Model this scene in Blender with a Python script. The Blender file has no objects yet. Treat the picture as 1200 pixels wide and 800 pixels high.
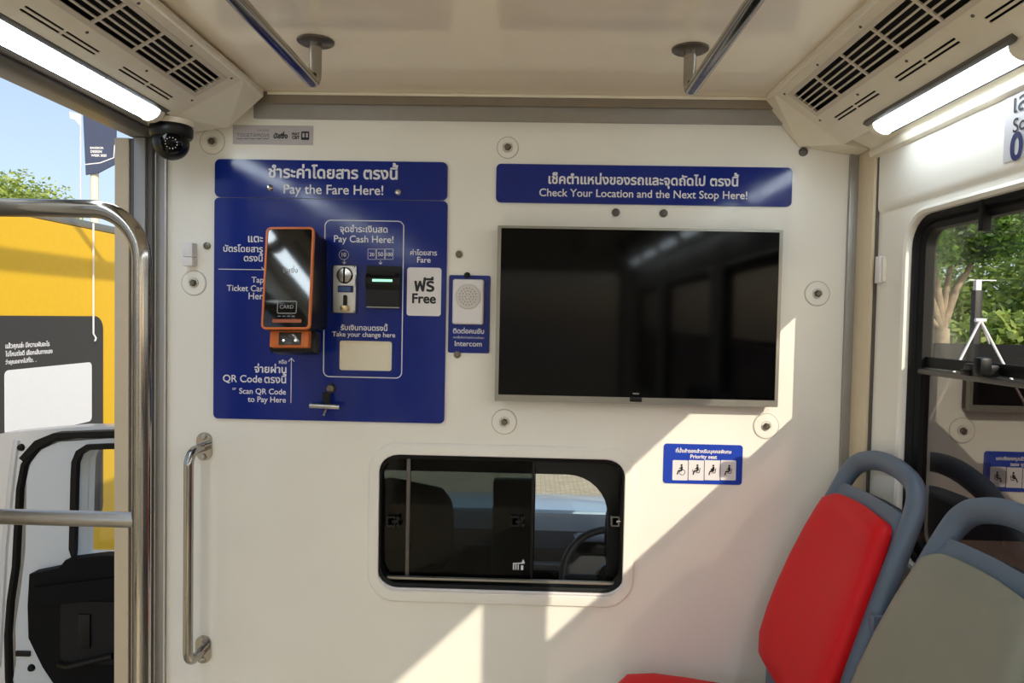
import bpy, bmesh, math, random
from mathutils import Vector, Matrix, geometry
random.seed(7)
SC = bpy.context.scene
COL = SC.collection
PI = math.pi

# ------------------------------------------------------------------ camera
F = 830.0                                    # focal length in pixels of the 1200 wide frame
YAW, PIT, ROL = 0.0247, -0.03255, -0.01936
CAM = Vector((0, 0, 1.30))
_f = Vector((-math.sin(YAW) * math.cos(PIT), math.cos(YAW) * math.cos(PIT), math.sin(PIT)))
_r = Vector((math.cos(YAW), math.sin(YAW), 0))
_d = _f.cross(_r)
_r2 = math.cos(ROL) * _r + math.sin(ROL) * _d
_d2 = -math.sin(ROL) * _r + math.cos(ROL) * _d
cd = bpy.data.cameras.new('camera')
cam = bpy.data.objects.new('camera', cd)
COL.objects.link(cam)
cam.matrix_world = Matrix.Translation(CAM) @ Matrix((_r2, -_d2, -_f)).transposed().to_4x4()
cd.sensor_fit = 'HORIZONTAL'; cd.sensor_width = 36; cd.lens = 36 * F / 1200
cd.clip_start = 0.02; cd.clip_end = 400
SC.camera = cam

# ------------------------------------------------------------------ light
SUN_DIR = Vector((-0.61, 1.0, -0.593)).normalized()
sl = bpy.data.lights.new('sun', 'SUN'); sl.energy = 2.4; sl.color = (1, .90, .72); sl.angle = .009
so = bpy.data.objects.new('sun', sl); COL.objects.link(so)
so.rotation_euler = SUN_DIR.to_track_quat('-Z', 'Y').to_euler(); so.location = (6, -9, 8)
w = bpy.data.worlds.new('sky'); SC.world = w; w.use_nodes = True
nt = w.node_tree; nt.nodes.clear()
sky = nt.nodes.new('ShaderNodeTexSky'); sky.sky_type = 'NISHITA'; sky.sun_disc = False
sky.sun_elevation = math.radians(26.9); sky.sun_rotation = math.atan2(-SUN_DIR.x, -SUN_DIR.y)
sky.dust_density = 2.5; sky.air_density = 1.0; sky.ozone_density = 1.5
bg = nt.nodes.new('ShaderNodeBackground'); bg.inputs[1].default_value = 0.125
haze = nt.nodes.new('ShaderNodeMix'); haze.data_type = 'RGBA'; haze.inputs[0].default_value = .45       # thin haze over the clear sky
haze.inputs[7].default_value = (3.1, 3.5, 4.2, 1)
wo = nt.nodes.new('ShaderNodeOutputWorld')
nt.links.new(sky.outputs[0], haze.inputs[6]); nt.links.new(haze.outputs[2], bg.inputs[0]); nt.links.new(bg.outputs[0], wo.inputs[0])
LED = 10.0
SC.view_settings.view_transform = 'Standard'
SC.view_settings.look = 'None'
SC.view_settings.exposure = 0.74
SC.cycles.diffuse_bounces = 8; SC.cycles.max_bounces = 14; SC.cycles.transparent_max_bounces = 16
SC.view_settings.gamma = 1.0
SC.view_settings.use_curve_mapping = False

# ------------------------------------------------------------------ main dimensions (metres)
D = 1.78            # front wall
XR, XL = 0.81, -0.95
ZC = 1.85           # ceiling
ZG = -0.90          # street level
YB = -2.0           # back of the bus

def ray(x, y): return (x - 600) / F * _r2 + (y - 400) / F * _d2 + _f
def atY(x, y, Y=D): v = ray(x, y); return CAM + v * (Y / v.y)
def atX(x, y, X): v = ray(x, y); return CAM + v * (X / v.x)
def atZ(x, y, Z): v = ray(x, y); return CAM + v * ((Z - CAM.z) / v.z)

# ------------------------------------------------------------------ materials
def S(r, g, b):
    def c(v):
        v /= 255.0
        return v / 12.92 if v <= .04045 else ((v + .055) / 1.055) ** 2.4
    return (c(r), c(g), c(b))
MATS = {}
def mat(name, col, rough=.5, metal=0.0, spec=.5, coat=0.0, var=.04, scale=30, bump=0.0, bscale=200, emit=None, estr=0, rvar=.05):
    if name in MATS: return MATS[name]
    m = bpy.data.materials.new(name); m.use_nodes = True
    t = m.node_tree; b = t.nodes['Principled BSDF']
    b.inputs['Roughness'].default_value = rough; b.inputs['Metallic'].default_value = metal
    b.inputs['Specular IOR Level'].default_value = spec; b.inputs['Coat Weight'].default_value = coat
    b.inputs['Coat Roughness'].default_value = .06
    tc = t.nodes.new('ShaderNodeTexCoord'); n = t.nodes.new('ShaderNodeTexNoise')
    n.inputs['Scale'].default_value = scale; n.inputs['Detail'].default_value = 3
    t.links.new(tc.outputs['Object'], n.inputs['Vector'])
    r = t.nodes.new('ShaderNodeValToRGB')
    r.color_ramp.elements[0].position = .3; r.color_ramp.elements[1].position = .7
    r.color_ramp.elements[0].color = tuple(max(0, c * (1 - var)) for c in col) + (1,)
    r.color_ramp.elements[1].color = tuple(min(1, c * (1 + var)) for c in col) + (1,)
    t.links.new(n.outputs[0], r.inputs[0]); t.links.new(r.outputs[0], b.inputs['Base Color'])
    mr = t.nodes.new('ShaderNodeMapRange')
    mr.inputs['To Min'].default_value = max(0, rough - rvar); mr.inputs['To Max'].default_value = min(1, rough + rvar)
    t.links.new(n.outputs[0], mr.inputs[0]); t.links.new(mr.outputs[0], b.inputs['Roughness'])
    if bump:
        n2 = t.nodes.new('ShaderNodeTexNoise'); n2.inputs['Scale'].default_value = bscale
        t.links.new(tc.outputs['Object'], n2.inputs['Vector'])
        bp = t.nodes.new('ShaderNodeBump'); bp.inputs['Strength'].default_value = bump; bp.inputs['Distance'].default_value = .002
        t.links.new(n2.outputs[0], bp.inputs['Height']); t.links.new(bp.outputs[0], b.inputs['Normal'])
    if emit:
        b.inputs['Emission Color'].default_value = emit + (1,); b.inputs['Emission Strength'].default_value = estr
    MATS[name] = m
    return m
def glass(name, tint, base=.05, rough=0.0, gcol=(1, 1, 1)):
    m = bpy.data.materials.new(name); m.use_nodes = True; t = m.node_tree; t.nodes.clear()
    o = t.nodes.new('ShaderNodeOutputMaterial'); mx = t.nodes.new('ShaderNodeMixShader')
    tr = t.nodes.new('ShaderNodeBsdfTransparent'); tr.inputs[0].default_value = tuple(tint) + (1,)
    gl = t.nodes.new('ShaderNodeBsdfGlossy'); gl.inputs['Roughness'].default_value = rough; gl.inputs[0].default_value = tuple(gcol) + (1,)
    lw = t.nodes.new('ShaderNodeLayerWeight')
    p = t.nodes.new('ShaderNodeMath'); p.operation = 'POWER'; p.inputs[1].default_value = 5
    mr = t.nodes.new('ShaderNodeMapRange'); mr.inputs['To Min'].default_value = base; mr.inputs['To Max'].default_value = 1
    t.links.new(lw.outputs['Facing'], p.inputs[0]); t.links.new(p.outputs[0], mr.inputs[0]); t.links.new(mr.outputs[0], mx.inputs[0])
    t.links.new(tr.outputs[0], mx.inputs[1]); t.links.new(gl.outputs[0], mx.inputs[2]); t.links.new(mx.outputs[0], o.inputs[0])
    MATS[name] = m
    return m
M_WALL = mat('gelcoat_wall', S(242, 238, 229), .32, coat=.10, var=.015, scale=6)
M_CEIL = mat('gelcoat_ceiling', S(241, 229, 208), .09, spec=.5, coat=.2, var=.015, scale=5)
M_CREAM = mat('cream_plastic', S(234, 226, 207), .38, var=.02)
M_BEIGE = mat('beige_trim', S(214, 198, 168), .4, var=.02)
M_ALU = mat('grey_aluminium', S(160, 156, 151), .38, metal=.55, var=.03)
M_ALUD = mat('dark_aluminium', S(96, 92, 88), .4, metal=.5, var=.03)
M_STEEL = mat('polished_steel', (.39, .37, .345), .16, metal=1.0, var=.02)
M_BRUSH = mat('brushed_steel', (.50, .48, .45), .3, metal=1.0, var=.05)
M_BOLT = mat('bolt_metal', S(120, 112, 100), .4, metal=.9, var=.06)
M_BLUE = mat('sign_blue', S(22, 42, 128), .12, spec=.28, var=.03)
M_WHITE = mat('print_white', S(226, 226, 232), .5, var=.01)
M_PLATE = mat('white_plate', S(228, 224, 226), .35, var=.01)
M_BLACK = mat('black_plastic', S(16, 16, 18), .38, spec=.3, var=.1)
M_RUB = mat('black_rubber', S(11, 11, 12), .5, spec=.25, var=.1)
M_INK = mat('print_black', S(16, 16, 20), .5, var=.05)
M_NAVY = mat('print_navy', S(22, 26, 84), .5, var=.05)
M_SCREEN = mat('screen_black', S(3, 3, 4), .07, spec=.16, var=.1, rvar=.01)
M_SILVER = mat('silver_bezel', S(150, 146, 138), .35, metal=.7, var=.03)
M_ORANGE = mat('orange_plastic', S(214, 112, 44), .4, var=.04)
M_FRAME = mat('seat_frame_blue_grey', S(92, 106, 124), .45, var=.05, bump=.15, bscale=900)
M_RED = mat('red_vinyl', S(212, 18, 26), .5, spec=.25, var=.03, bump=.08, bscale=700)
M_GREY = mat('grey_vinyl', S(132, 130, 116), .45, var=.03, bump=.08, bscale=700)
M_DARK = mat('vent_dark', S(14, 12, 11), .8, var=.1)
M_GRILLE = mat('grille_plastic', S(212, 202, 186), .42, var=.02)
M_YEL = mat('yellow_paint', S(232, 186, 30), .4, var=.02)
M_CHAR = mat('charcoal_print', S(58, 57, 57), .55, var=.03)
M_OFFW = mat('poster_white', S(232, 234, 238), .55, var=.01)
M_DOORW = mat('door_white', S(222, 224, 224), .3, coat=.4, var=.01)
M_CARD = mat('door_card_black', S(12, 13, 16), .65, spec=.15, var=.08, bump=.1, bscale=500)
M_LED = mat('led_diffuser', (.9, .95, 1), .4, emit=(.80, .92, 1.0), estr=LED)
M_GREENLED = mat('green_led', (.1, .6, .3), .4, emit=(.25, .8, .4), estr=1.2)
M_FLOOR = mat('bus_floor', S(230, 217, 192), .6, var=.12, scale=120)
M_LCD = mat('blue_lcd', S(40, 80, 140), .25, var=.05)
M_GOLD = mat('brass', (.55, .45, .25), .3, metal=1)
G_CLEAR = glass('clear_glass', (.97, .98, .98), .03)
G_TINT = glass('tinted_glass', (.31, .265, .27), .19, gcol=(.95, .93, .9))
G_DARK = glass('dark_glass', (.33, .37, .37), .010)
G_CAB = glass('cab_glass', (.97, .98, .98), .008)
M_FLANGE = mat('flange_metal', S(112, 104, 94), .35, metal=.8)
M_SEAL = mat('seal_grey', S(186, 181, 170), .5)

# ------------------------------------------------------------------ geometry helpers
class Fr:                                      # local frame: (u, v, w) -> world
    def __init__(s, o, u, v, w): s.o, s.u, s.v, s.w = Vector(o), Vector(u), Vector(v), Vector(w)
    def __call__(s, a, b, c=0.0): return s.o + s.u * a + s.v * b + s.w * c
FRONT = Fr((0, D, 0), (1, 0, 0), (0, 0, 1), (0, -1, 0))
def front(Y): return Fr((0, Y, 0), (1, 0, 0), (0, 0, 1), (0, -1, 0))
def right(X): return Fr((X, 0, 0), (0, -1, 0), (0, 0, 1), (-1, 0, 0))
def leftw(X): return Fr((X, 0, 0), (0, 1, 0), (0, 0, 1), (1, 0, 0))
WORLD = Fr((0, 0, 0), (1, 0, 0), (0, 1, 0), (0, 0, 1))

def area2(p): return sum(p[i - 1][0] * p[i][1] - p[i][0] * p[i - 1][1] for i in range(len(p))) / 2
def rrect(x0, y0, x1, y1, r, n=6):
    r = max(1e-5, min(r, abs(x1 - x0) / 2 - 1e-5, abs(y1 - y0) / 2 - 1e-5)); p = []
    for cx, cy, a in ((x1 - r, y0 + r, -PI / 2), (x1 - r, y1 - r, 0), (x0 + r, y1 - r, PI / 2), (x0 + r, y0 + r, PI)):
        for k in range(n + 1):
            t = a + PI / 2 * k / n; p.append((cx + r * math.cos(t), cy + r * math.sin(t)))
    return p
def circle(cx, cy, r, n=28, ry=None):
    return [(cx + r * math.cos(2 * PI * k / n), cy + (ry or r) * math.sin(2 * PI * k / n)) for k in range(n)]

class MB:
    def __init__(s): s.v, s.f = [], []
    def add(s, vs, fs):
        o = len(s.v); s.v += [tuple(p) for p in vs]; s.f += [tuple(i + o for i in f) for f in fs]; return s
    def box(s, c, d, bev=0, fr=WORLD, seg=2):
        bm = bmesh.new(); bmesh.ops.create_cube(bm, size=1)
        for q in bm.verts: q.co = Vector((q.co.x * d[0] + c[0], q.co.y * d[1] + c[1], q.co.z * d[2] + c[2]))
        if bev: bmesh.ops.bevel(bm, geom=list(bm.edges), offset=bev, segments=seg, profile=.6, affect='EDGES')
        bm.verts.index_update()
        s.add([fr(*q.co) for q in bm.verts], [[q.index for q in f.verts] for f in bm.faces]); bm.free(); return s
    def plate(s, outer, fr, w0, w1, holes=(), back=True):
        loops = [list(outer)] + [list(h) for h in holes]
        flat = [p for l in loops for p in l]; n = len(flat)
        tris = geometry.tessellate_polygon([[Vector((p[0], p[1], 0)) for p in l] for l in loops])
        vs = [fr(p[0], p[1], w1) for p in flat]; fs = []
        for t in tris:
            a, b, c = (flat[i] for i in t)
            cr = (b[0] - a[0]) * (c[1] - a[1]) - (b[1] - a[1]) * (c[0] - a[0])
            if abs(cr) < 1e-14: continue
            fs.append(t if cr > 0 else t[::-1])
        if w0 is not None and w0 != w1:
            vs += [fr(p[0], p[1], w0) for p in flat]
            if back: fs += [tuple(i + n for i in t[::-1]) for t in list(fs)]
            o = 0
            for li, l in enumerate(loops):
                m = len(l); ccw = area2(l) > 0
                if li: ccw = not ccw
                for k in range(m):
                    a, b = o + k, o + (k + 1) % m
                    if li: fs.append((b, a, a + n, b + n) if not ccw else (a, b, b + n, a + n))
                    else: fs.append((b, a, a + n, b + n) if ccw else (a, b, b + n, a + n))
                o += m
        return s.add(vs, fs)
    def sweep(s, path, prof, fr, closed=True):       # profile (outward offset, w) swept along a closed plane path
        n = len(path); m = len(prof); vs = []; fs = []
        sg = 1 if area2(path) > 0 else -1
        for i in range(n):
            a, b = Vector(path[i - 1]), Vector(path[(i + 1) % n]); t = (b - a).normalized()
            nx, ny = t.y * sg, -t.x * sg
            vs += [fr(path[i][0] + nx * o, path[i][1] + ny * o, h) for o, h in prof]
        for i in range(n):
            j = (i + 1) % n
            for k in range(m if closed else m - 1):
                l = (k + 1) % m; fs.append((i * m + k, j * m + k, j * m + l, i * m + l))
        return s.add(vs, fs)
    def tube(s, pts, r, n=14, closed=False, cap=True, ry=None, up=None):
        pts = [Vector(p) for p in pts]; N = len(pts); vs = []; fs = []
        rad = r if isinstance(r, (list, tuple)) else [r] * N
        pn = None
        for i in range(N):
            a = pts[i - 1] if (i or closed) else pts[i]; b = pts[(i + 1) % N] if (i < N - 1 or closed) else pts[i]
            t = (b - a).normalized()
            if up is not None: x = Vector(up) - t * t.dot(Vector(up)); x.normalize()
            elif pn is None:
                x = t.orthogonal().normalized()
            else: x = (pn - t * t.dot(pn)).normalized()
            pn = x; y = t.cross(x)
            k2 = (ry / r) if ry else 1
            vs += [pts[i] + x * rad[i] * math.cos(2 * PI * k / n) + y * rad[i] * k2 * math.sin(2 * PI * k / n) for k in range(n)]
        for i in range(N if closed else N - 1):
            j = (i + 1) % N
            for k in range(n): fs.append((i * n + k, i * n + (k + 1) % n, j * n + (k + 1) % n, j * n + k))
        if cap and not closed: fs += [tuple(range(n))[::-1], tuple((N - 1) * n + k for k in range(n))]
        return s.add(vs, fs)
    def lathe(s, prof, o, ax, n=28):                # (radius, height) along ax from o
        ax = Vector(ax).normalized(); x = ax.orthogonal().normalized(); y = ax.cross(x); vs = []; fs = []
        m = len(prof)
        for k in range(n):
            a = 2 * PI * k / n; dr = x * math.cos(a) + y * math.sin(a)
            vs += [Vector(o) + ax * h + dr * max(q, 1e-5) for q, h in prof]
        for k in range(n):
            j = (k + 1) % n
            for i in range(m - 1): fs.append((k * m + i, j * m + i, j * m + i + 1, k * m + i + 1))
        return s.add(vs, fs)
    def loft(s, secs, cap=True):
        m = len(secs[0]); vs = [p for q in secs for p in q]; fs = []
        for i in range(len(secs) - 1):
            for k in range(m): fs.append((i * m + k, i * m + (k + 1) % m, (i + 1) * m + (k + 1) % m, (i + 1) * m + k))
        if cap: fs += [tuple(range(m))[::-1], tuple((len(secs) - 1) * m + k for k in range(m))]
        return s.add(vs, fs)
    def prism(s, poly, y0, y1):                      # (x, z) polygon along Y
        return s.plate(poly, Fr((0, 0, 0), (1, 0, 0), (0, 0, 1), (0, -1, 0)), -y1, -y0)
    def build(s, name, m, parent=None, smooth=35, weld=False, recalc=True, **props):
        me = bpy.data.meshes.new(name)
        org = ORG.get(parent.name, Vector((0, 0, 0))) if parent else None
        if parent is None:
            lo = Vector((min(p[i] for p in s.v) for i in range(3))); hi = Vector((max(p[i] for p in s.v) for i in range(3)))
            org = (lo + hi) / 2
        me.from_pydata([Vector(p) - org for p in s.v], [], s.f)
        if recalc:
            bm = bmesh.new(); bm.from_mesh(me)
            if weld: bmesh.ops.remove_doubles(bm, verts=list(bm.verts), dist=1e-5)
            bmesh.ops.recalc_face_normals(bm, faces=list(bm.faces)); bm.to_mesh(me); bm.free()
        if smooth:
            me.polygons.foreach_set('use_smooth', [True] * len(me.polygons)); me.set_sharp_from_angle(angle=math.radians(smooth))
        me.materials.append(m); me.update()
        o = bpy.data.objects.new(name, me); COL.objects.link(o)
        if parent: o.parent = parent
        else: o.location = org
        ORG[o.name] = org
        for k, v in props.items(): o[k] = v
        return o
ORG = {}
def thing(name, label, cat, loc=(0, 0, 0), group=None, kind=None):
    o = bpy.data.objects.new(name, None); COL.objects.link(o); o.location = loc; o.empty_display_size = .05
    ORG[o.name] = Vector(loc)
    if label: o['label'] = label
    if cat: o['category'] = cat
    if group: o['group'] = group
    if kind: o['kind'] = kind
    return o
def tag(o, label, cat, group=None):
    o['label'] = label; o['category'] = cat
    if group: o['group'] = group
    return o
def copy_tree(o, parent=None):
    c = o.copy(); COL.objects.link(c)
    if parent: c.parent = parent
    for ch in list(o.children): copy_tree(ch, c)
    return c

# ---- lettering
_TC = {}
UPPER = set('\u0e31\u0e34\u0e35\u0e36\u0e37\u0e33\u0e4d'); TONE = set('\u0e48\u0e49\u0e4a\u0e4b\u0e4c')
def glyphs(body):
    if body in _TC: return _TC[body]
    c = bpy.data.curves.new('t', 'FONT'); c.body = body; c.size = 1
    o = bpy.data.objects.new('t', c); COL.objects.link(o); bpy.context.view_layer.update()
    cv = o.to_curve(bpy.context.evaluated_depsgraph_get())
    loops = []
    for sp in cv.splines:
        bp = sp.bezier_points; n = len(bp); pts = []
        if n < 2: continue
        for i in range(n):
            a, b = bp[i], bp[(i + 1) % n]
            straight = (a.handle_right - a.co).length < 1e-6 and (b.handle_left - b.co).length < 1e-6
            k = 1 if straight else 5
            for q in range(k):
                t = q / k; u = 1 - t
                p = a.co * u ** 3 + a.handle_right * 3 * u * u * t + b.handle_left * 3 * u * t * t + b.co * t ** 3
                if not pts or (Vector(pts[-1]) - Vector((p.x, p.y))).length > 1e-4: pts.append((p.x, p.y))
        ci = getattr(sp, 'character_index', 0)
        if 0 < ci < len(body) and body[ci] in TONE and body[ci - 1] in UPPER:
            pts = [(x, y + .16) for x, y in pts]
        if len(pts) > 2: loops.append(pts)
    o.to_curve_clear(); bpy.data.objects.remove(o); bpy.data.curves.remove(c)
    _TC[body] = loops
    return loops
def inside(p, poly):
    r = False; x, y = p
    for i in range(len(poly)):
        (x1, y1), (x2, y2) = poly[i - 1], poly[i]
        if (y1 > y) != (y2 > y) and x < (x2 - x1) * (y - y1) / (y2 - y1) + x1: r = not r
    return r
def letter(mb, body, u0, u1, v, fr, w, bold=.0, hs=1.0):
    """one line of text between u0 and u1 on baseline v"""
    loops = glyphs(body)
    xs = [p[0] for l in loops for p in l]; x0, x1 = min(xs), max(xs); sc = (u1 - u0) / (x1 - x0)
    big = max(loops, key=lambda l: abs(area2(l))); sg = 1 if area2(big) > 0 else -1
    outs, holes = [], []
    for l in loops: (outs if area2(l) * sg > 0 else holes).append((l, l))
    hs_of = {i: [] for i in range(len(outs))}
    for l, q in holes:
        c = [i for i, (a, b) in enumerate(outs) if inside(l[0], a)]
        if c: hs_of[min(c, key=lambda i: abs(area2(outs[i][0])))].append(q)
    k = bold; d = k * .7
    for n_, (dx, dy) in enumerate([(0, 0)] if not k else [(0, 0), (k, 0), (-k, 0), (0, k), (0, -k), (d, d), (d, -d), (-d, d), (-d, -d)]):
        T = lambda q: [(u0 + (x - x0 + dx) * sc, v + (y + dy) * sc * hs) for x, y in q]
        for i, (l, q) in enumerate(outs): mb.plate(T(q), fr, None, w + n_ * 1e-6, [T(h) for h in hs_of[i]])
def lines(mb, rows, Y, w, bold=.012):
    """rows of (text, px left, px right, px baseline) read off a plane parallel to the front wall"""
    for r in rows:
        body, xl, xr, yb = r[:4]
        a, b = atY(xl, yb, Y), atY(xr, yb, Y)
        letter(mb, body, a.x, b.x, (a.z + b.z) / 2, front(Y), w, r[4] if len(r) > 4 else bold)
def pr(x0, y0, x1, y1, Y, r=.0, n=6):               # pixel box -> rounded rectangle on a plane
    c = [atY(x0, y0, Y), atY(x1, y0, Y), atY(x0, y1, Y), atY(x1, y1, Y)]
    X0, X1 = (c[0].x + c[2].x) / 2, (c[1].x + c[3].x) / 2; Z0, Z1 = (c[2].z + c[3].z) / 2, (c[0].z + c[1].z) / 2
    return rrect(X0, Z0, X1, Z1, r, n)
def ring(path, w):                                  # inner offset of a polygon
    sg = 1 if area2(path) > 0 else -1; out = []
    for i in range(len(path)):
        a, b = Vector(path[i - 1]), Vector(path[(i + 1) % len(path)]); t = (b - a).normalized()
        out.append((path[i][0] - t.y * sg * w, path[i][1] + t.x * sg * w))
    return out
def line2(mb, a, b, wd, fr, w):                     # flat printed stroke
    a, b = Vector(a), Vector(b); t = (b - a).normalized(); n = Vector((-t.y, t.x)) * wd / 2
    mb.plate([tuple(a - n), tuple(b - n), tuple(b + n), tuple(a + n)], fr, None, w)
def struct(o): o['kind'] = 'structure'; return o

# ================================================================== BUS SHELL
# front wall with the opening of the cab window
bw = rrect(-.378, .612, .252, .950, .055)
b = MB(); b.plate([(-.975, -.02), (.86, -.02), (.86, 1.93), (-.975, 1.93)], FRONT, -.05, 0, [bw]); struct(b.build('wall_front', M_WALL))
b = MB(); b.box(((XR + XL) / 2, (D + YB) / 2, -.03), (XR - XL + .2, D - YB + .1, .06)); struct(b.build('floor', M_FLOOR))
b = MB(); b.box(((XR + XL) / 2, (D + YB) / 2, ZC + .03), (XR - XL + .2, D - YB + .1, .06)); struct(b.build('ceiling', M_CEIL))
# aluminium strip along the top of the front wall
b = MB(); b.prism([(0, 0)] * 0 or [(-.70, 1.788), (.62, 1.788), (.62, 1.822), (-.70, 1.822)], D - .012, D - .0005)
struct(b.build('trim_1', M_ALU))
b = MB(); b.prism([(-.70, 1.822), (.62, 1.822), (.62, 1.85), (-.70, 1.85)], D - .022, D - .0005)
struct(b.build('trim_2', mat('taupe_aluminium', S(140, 128, 114), .4, metal=.4)))
b = MB(); b.tube([(-.66, D - .024, 1.846), (.58, D - .024, 1.846)], .004, 8); struct(b.build('trim_3', M_CREAM))
# right wall: side windows, clear sliding pane above a rail and a tinted fixed pane below
WINS = [(.448, 1.548), (-.83, .292), (-1.85, -1.02)]
WZ0, WZ1, RAILZ = .80, 1.535, 1.205
holes = [rrect(-b1, WZ0, -a1, WZ1, .07) for a1, b1 in WINS]
b = MB(); b.plate([(-D, -.02), (-YB, -.02), (-YB, 1.93), (-D, 1.93)], right(XR), -.045, 0, holes); struct(b.build('wall_right', M_WALL))
# ribs of the right wall
b = MB(); b.prism([(XR + .001, 1.560), (XR - .004, 1.568), (XR - .005, 1.58), (XR - .005, 1.69), (XR + .001, 1.70)], YB, 1.68); struct(b.build('trim_4', M_WALL))
b = MB(); b.box((XR - .004, 1.735, .9), (.016, .09, 1.79), .003); struct(b.build('trim_5', M_BEIGE))
b = MB(); b.box((.793, D - .006, .89), (.03, .012, 1.77), .002); struct(b.build('trim_6', M_ALU))
b = MB(); b.box((XR - .002, 1.686, .9), (.006, .008, 1.78)); struct(b.build('trim_7', M_ALUD))

def side_window(num, y0, y1, X, fr, sgn):
    rt = struct(thing('window_%d' % num, None, None, (X, (y0 + y1) / 2, WZ0)))
    u0, u1 = (-y1, -y0) if sgn > 0 else (y0, y1)
    path = rrect(u0, WZ0, u1, WZ1, .07)
    b = MB(); b.sweep(path, [(.012, .0), (.011, .006), (.004, .010), (-.003, .007), (-.004, -.02), (.0, -.02), (.0, 0)], fr)
    b.build('window_surround', M_WALL, rt)
    b = MB(); b.sweep(path, [(.0, -.008), (-.006, -.004), (-.014, -.006), (-.018, -.014), (-.024, -.012), (-.034, -.018), (-.034, -.04), (.0, -.04)], fr)
    b.build('rubber_frame', M_RUB, rt)
    inn = rrect(u0 + .03, WZ0 + .03, u1 - .03, WZ1 - .03, .045)
    lo = rrect(u0 + .03, WZ0 + .03, u1 - .03, RAILZ, .02); hi = rrect(u0 + .03, RAILZ, u1 - .03, WZ1 - .03, .02)
    b = MB(); b.plate(lo, fr, -.031, -.027); b.build('tinted_pane', G_TINT, rt, label='dark tinted lower pane')
    b = MB(); b.plate(hi, fr, -.031, -.027); b.build('clear_pane', G_CLEAR, rt, label='clear upper pane')
    b = MB(); b.box(((u0 + u1) / 2, RAILZ, -.024), (u1 - u0 - .05, .011, .02), .003, fr); b.build('sash_rail', M_ALUD, rt)
    b = MB(); b.box(((u0 + u1) / 2, RAILZ + .02, -.0285), (u1 - u0 - .05, .022, .006), .001, fr); b.build('sash_seal', M_RUB, rt)
    return rt, fr
w1, wfr = side_window(1, *WINS[0], XR, right(XR), 1)
p = atX(1146, 430, XR)
lt = MB(); lt.box((-p.y, RAILZ + .018, -.006), (.06, .022, .03), .005, wfr); lt.box((-p.y + .022, RAILZ + .026, .006), (.024, .032, .022), .006, wfr)
lt.box((-p.y - .02, RAILZ + .012, .002), (.03, .012, .02), .004, wfr); lt.build('sash_latch', M_BLACK, w1)
p = atX(1147, 240, XR)
b = MB(); b.box((-p.y, WZ1 - .03, -.012), (.014, .06, .016), .002, wfr); b.build('sash_tab', M_RUB, w1)
side_window(2, *WINS[1], XR, right(XR), 1); side_window(3, *WINS[2], XR, right(XR), 1)

# left wall: doorway towards the front, windows behind it
DY0, DY1, DZ = 1.10, 1.779, 1.735
lw_h = [(.0, .0)]
LW = [(-.75, .92), (-1.85, -.92)]
doorh = [(DY0, .0), (DY1, .0), (DY1, DZ), (DY0, DZ)]
b = MB(); fl = leftw(XL)
outer = [(YB, -.02), (DY0, -.02), (DY0, DZ), (DY1, DZ), (DY1, -.02), (D, -.02), (D, 1.93), (YB, 1.93)]
b.plate(outer, fl, -.05, 0, [rrect(a1, .62, b1, 1.66, .07) for a1, b1 in LW]); struct(b.build('wall_left', M_WALL))
for k, (a1, b1) in enumerate(LW):
    rt = struct(thing('window_%d' % (4 + k), None, None, (XL, (a1 + b1) / 2, .8)))
    path = rrect(a1, .62, b1, 1.66, .07)
    b = MB(); b.sweep(path, [(.0, .004), (-.03, .0), (-.03, -.04), (.0, -.04)], fl); b.build('rubber_frame', M_RUB, rt)
    b = MB(); b.plate(rrect(a1 + .02, .64, b1 - .02, 1.64, .05), fl, -.03, -.026); b.build('clear_pane', G_CLEAR, rt)
# back wall, its unseen rear window enlarged to let more light in
bh = rrect(-.86, .42, .72, 1.70, .08)
b = MB(); b.plate([(-1.0, -.02), (.86, -.02), (.86, 1.93), (-1.0, 1.93)], Fr((0, YB, 0), (1, 0, 0), (0, 0, 1), (0, 1, 0)), -.05, 0, [bh]); struct(b.build('wall_back', M_WALL))
rt = struct(thing('window_6', None, None, (0, YB, .75)))
bfr = Fr((0, YB, 0), (1, 0, 0), (0, 0, 1), (0, 1, 0))
b = MB(); b.sweep(bh, [(.0, .004), (-.03, .0), (-.03, -.04), (.0, -.04)], bfr); b.build('rubber_frame', M_RUB, rt)
b = MB(); b.plate(rrect(-.84, .44, .70, 1.68, .06), bfr, -.03, -.026); b.build('clear_pane', G_CLEAR, rt)
# outer roof skin
b = MB(); b.prism([(-1.02, 1.86), (-1.0, 1.97), (.84, 1.97), (.86, 1.86)], YB - .05, D + .06); struct(b.build('roof', M_DOORW))

# doorway jamb: stepped strips between the doorway and the front wall
def strip(num, x0, x1, y0, y1, m, z1=1.73):
    b = MB(); b.box(((x0 + x1) / 2, (y0 + y1) / 2, z1 / 2), (x1 - x0, y1 - y0, z1), .002); return struct(b.build('trim_%d' % num, m))
strip(8, -1.041, -1.005, D - .03, D + .055, mat('jamb_beige', S(206, 190, 164), .45, var=.02))
strip(9, -1.006, -.988, D - .026, D + .04, M_ALUD)
strip(10, -.989, -.961, D - .036, D + .03, M_ALU)
strip(11, -.962, -.947, D - .028, D + .01, M_ALUD)
strip(12, -.948, -.922, D - .010, D + .01, M_ALU, 1.79)
for xq in (-.948, -.922):
    b = MB(); b.tube([(xq, D - .012, 0), (xq, D - .012, 1.75)], .0025, 8); struct(b.build('trim_13', mat('bright_aluminium', S(205, 205, 205), .35, metal=.4)))
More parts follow.
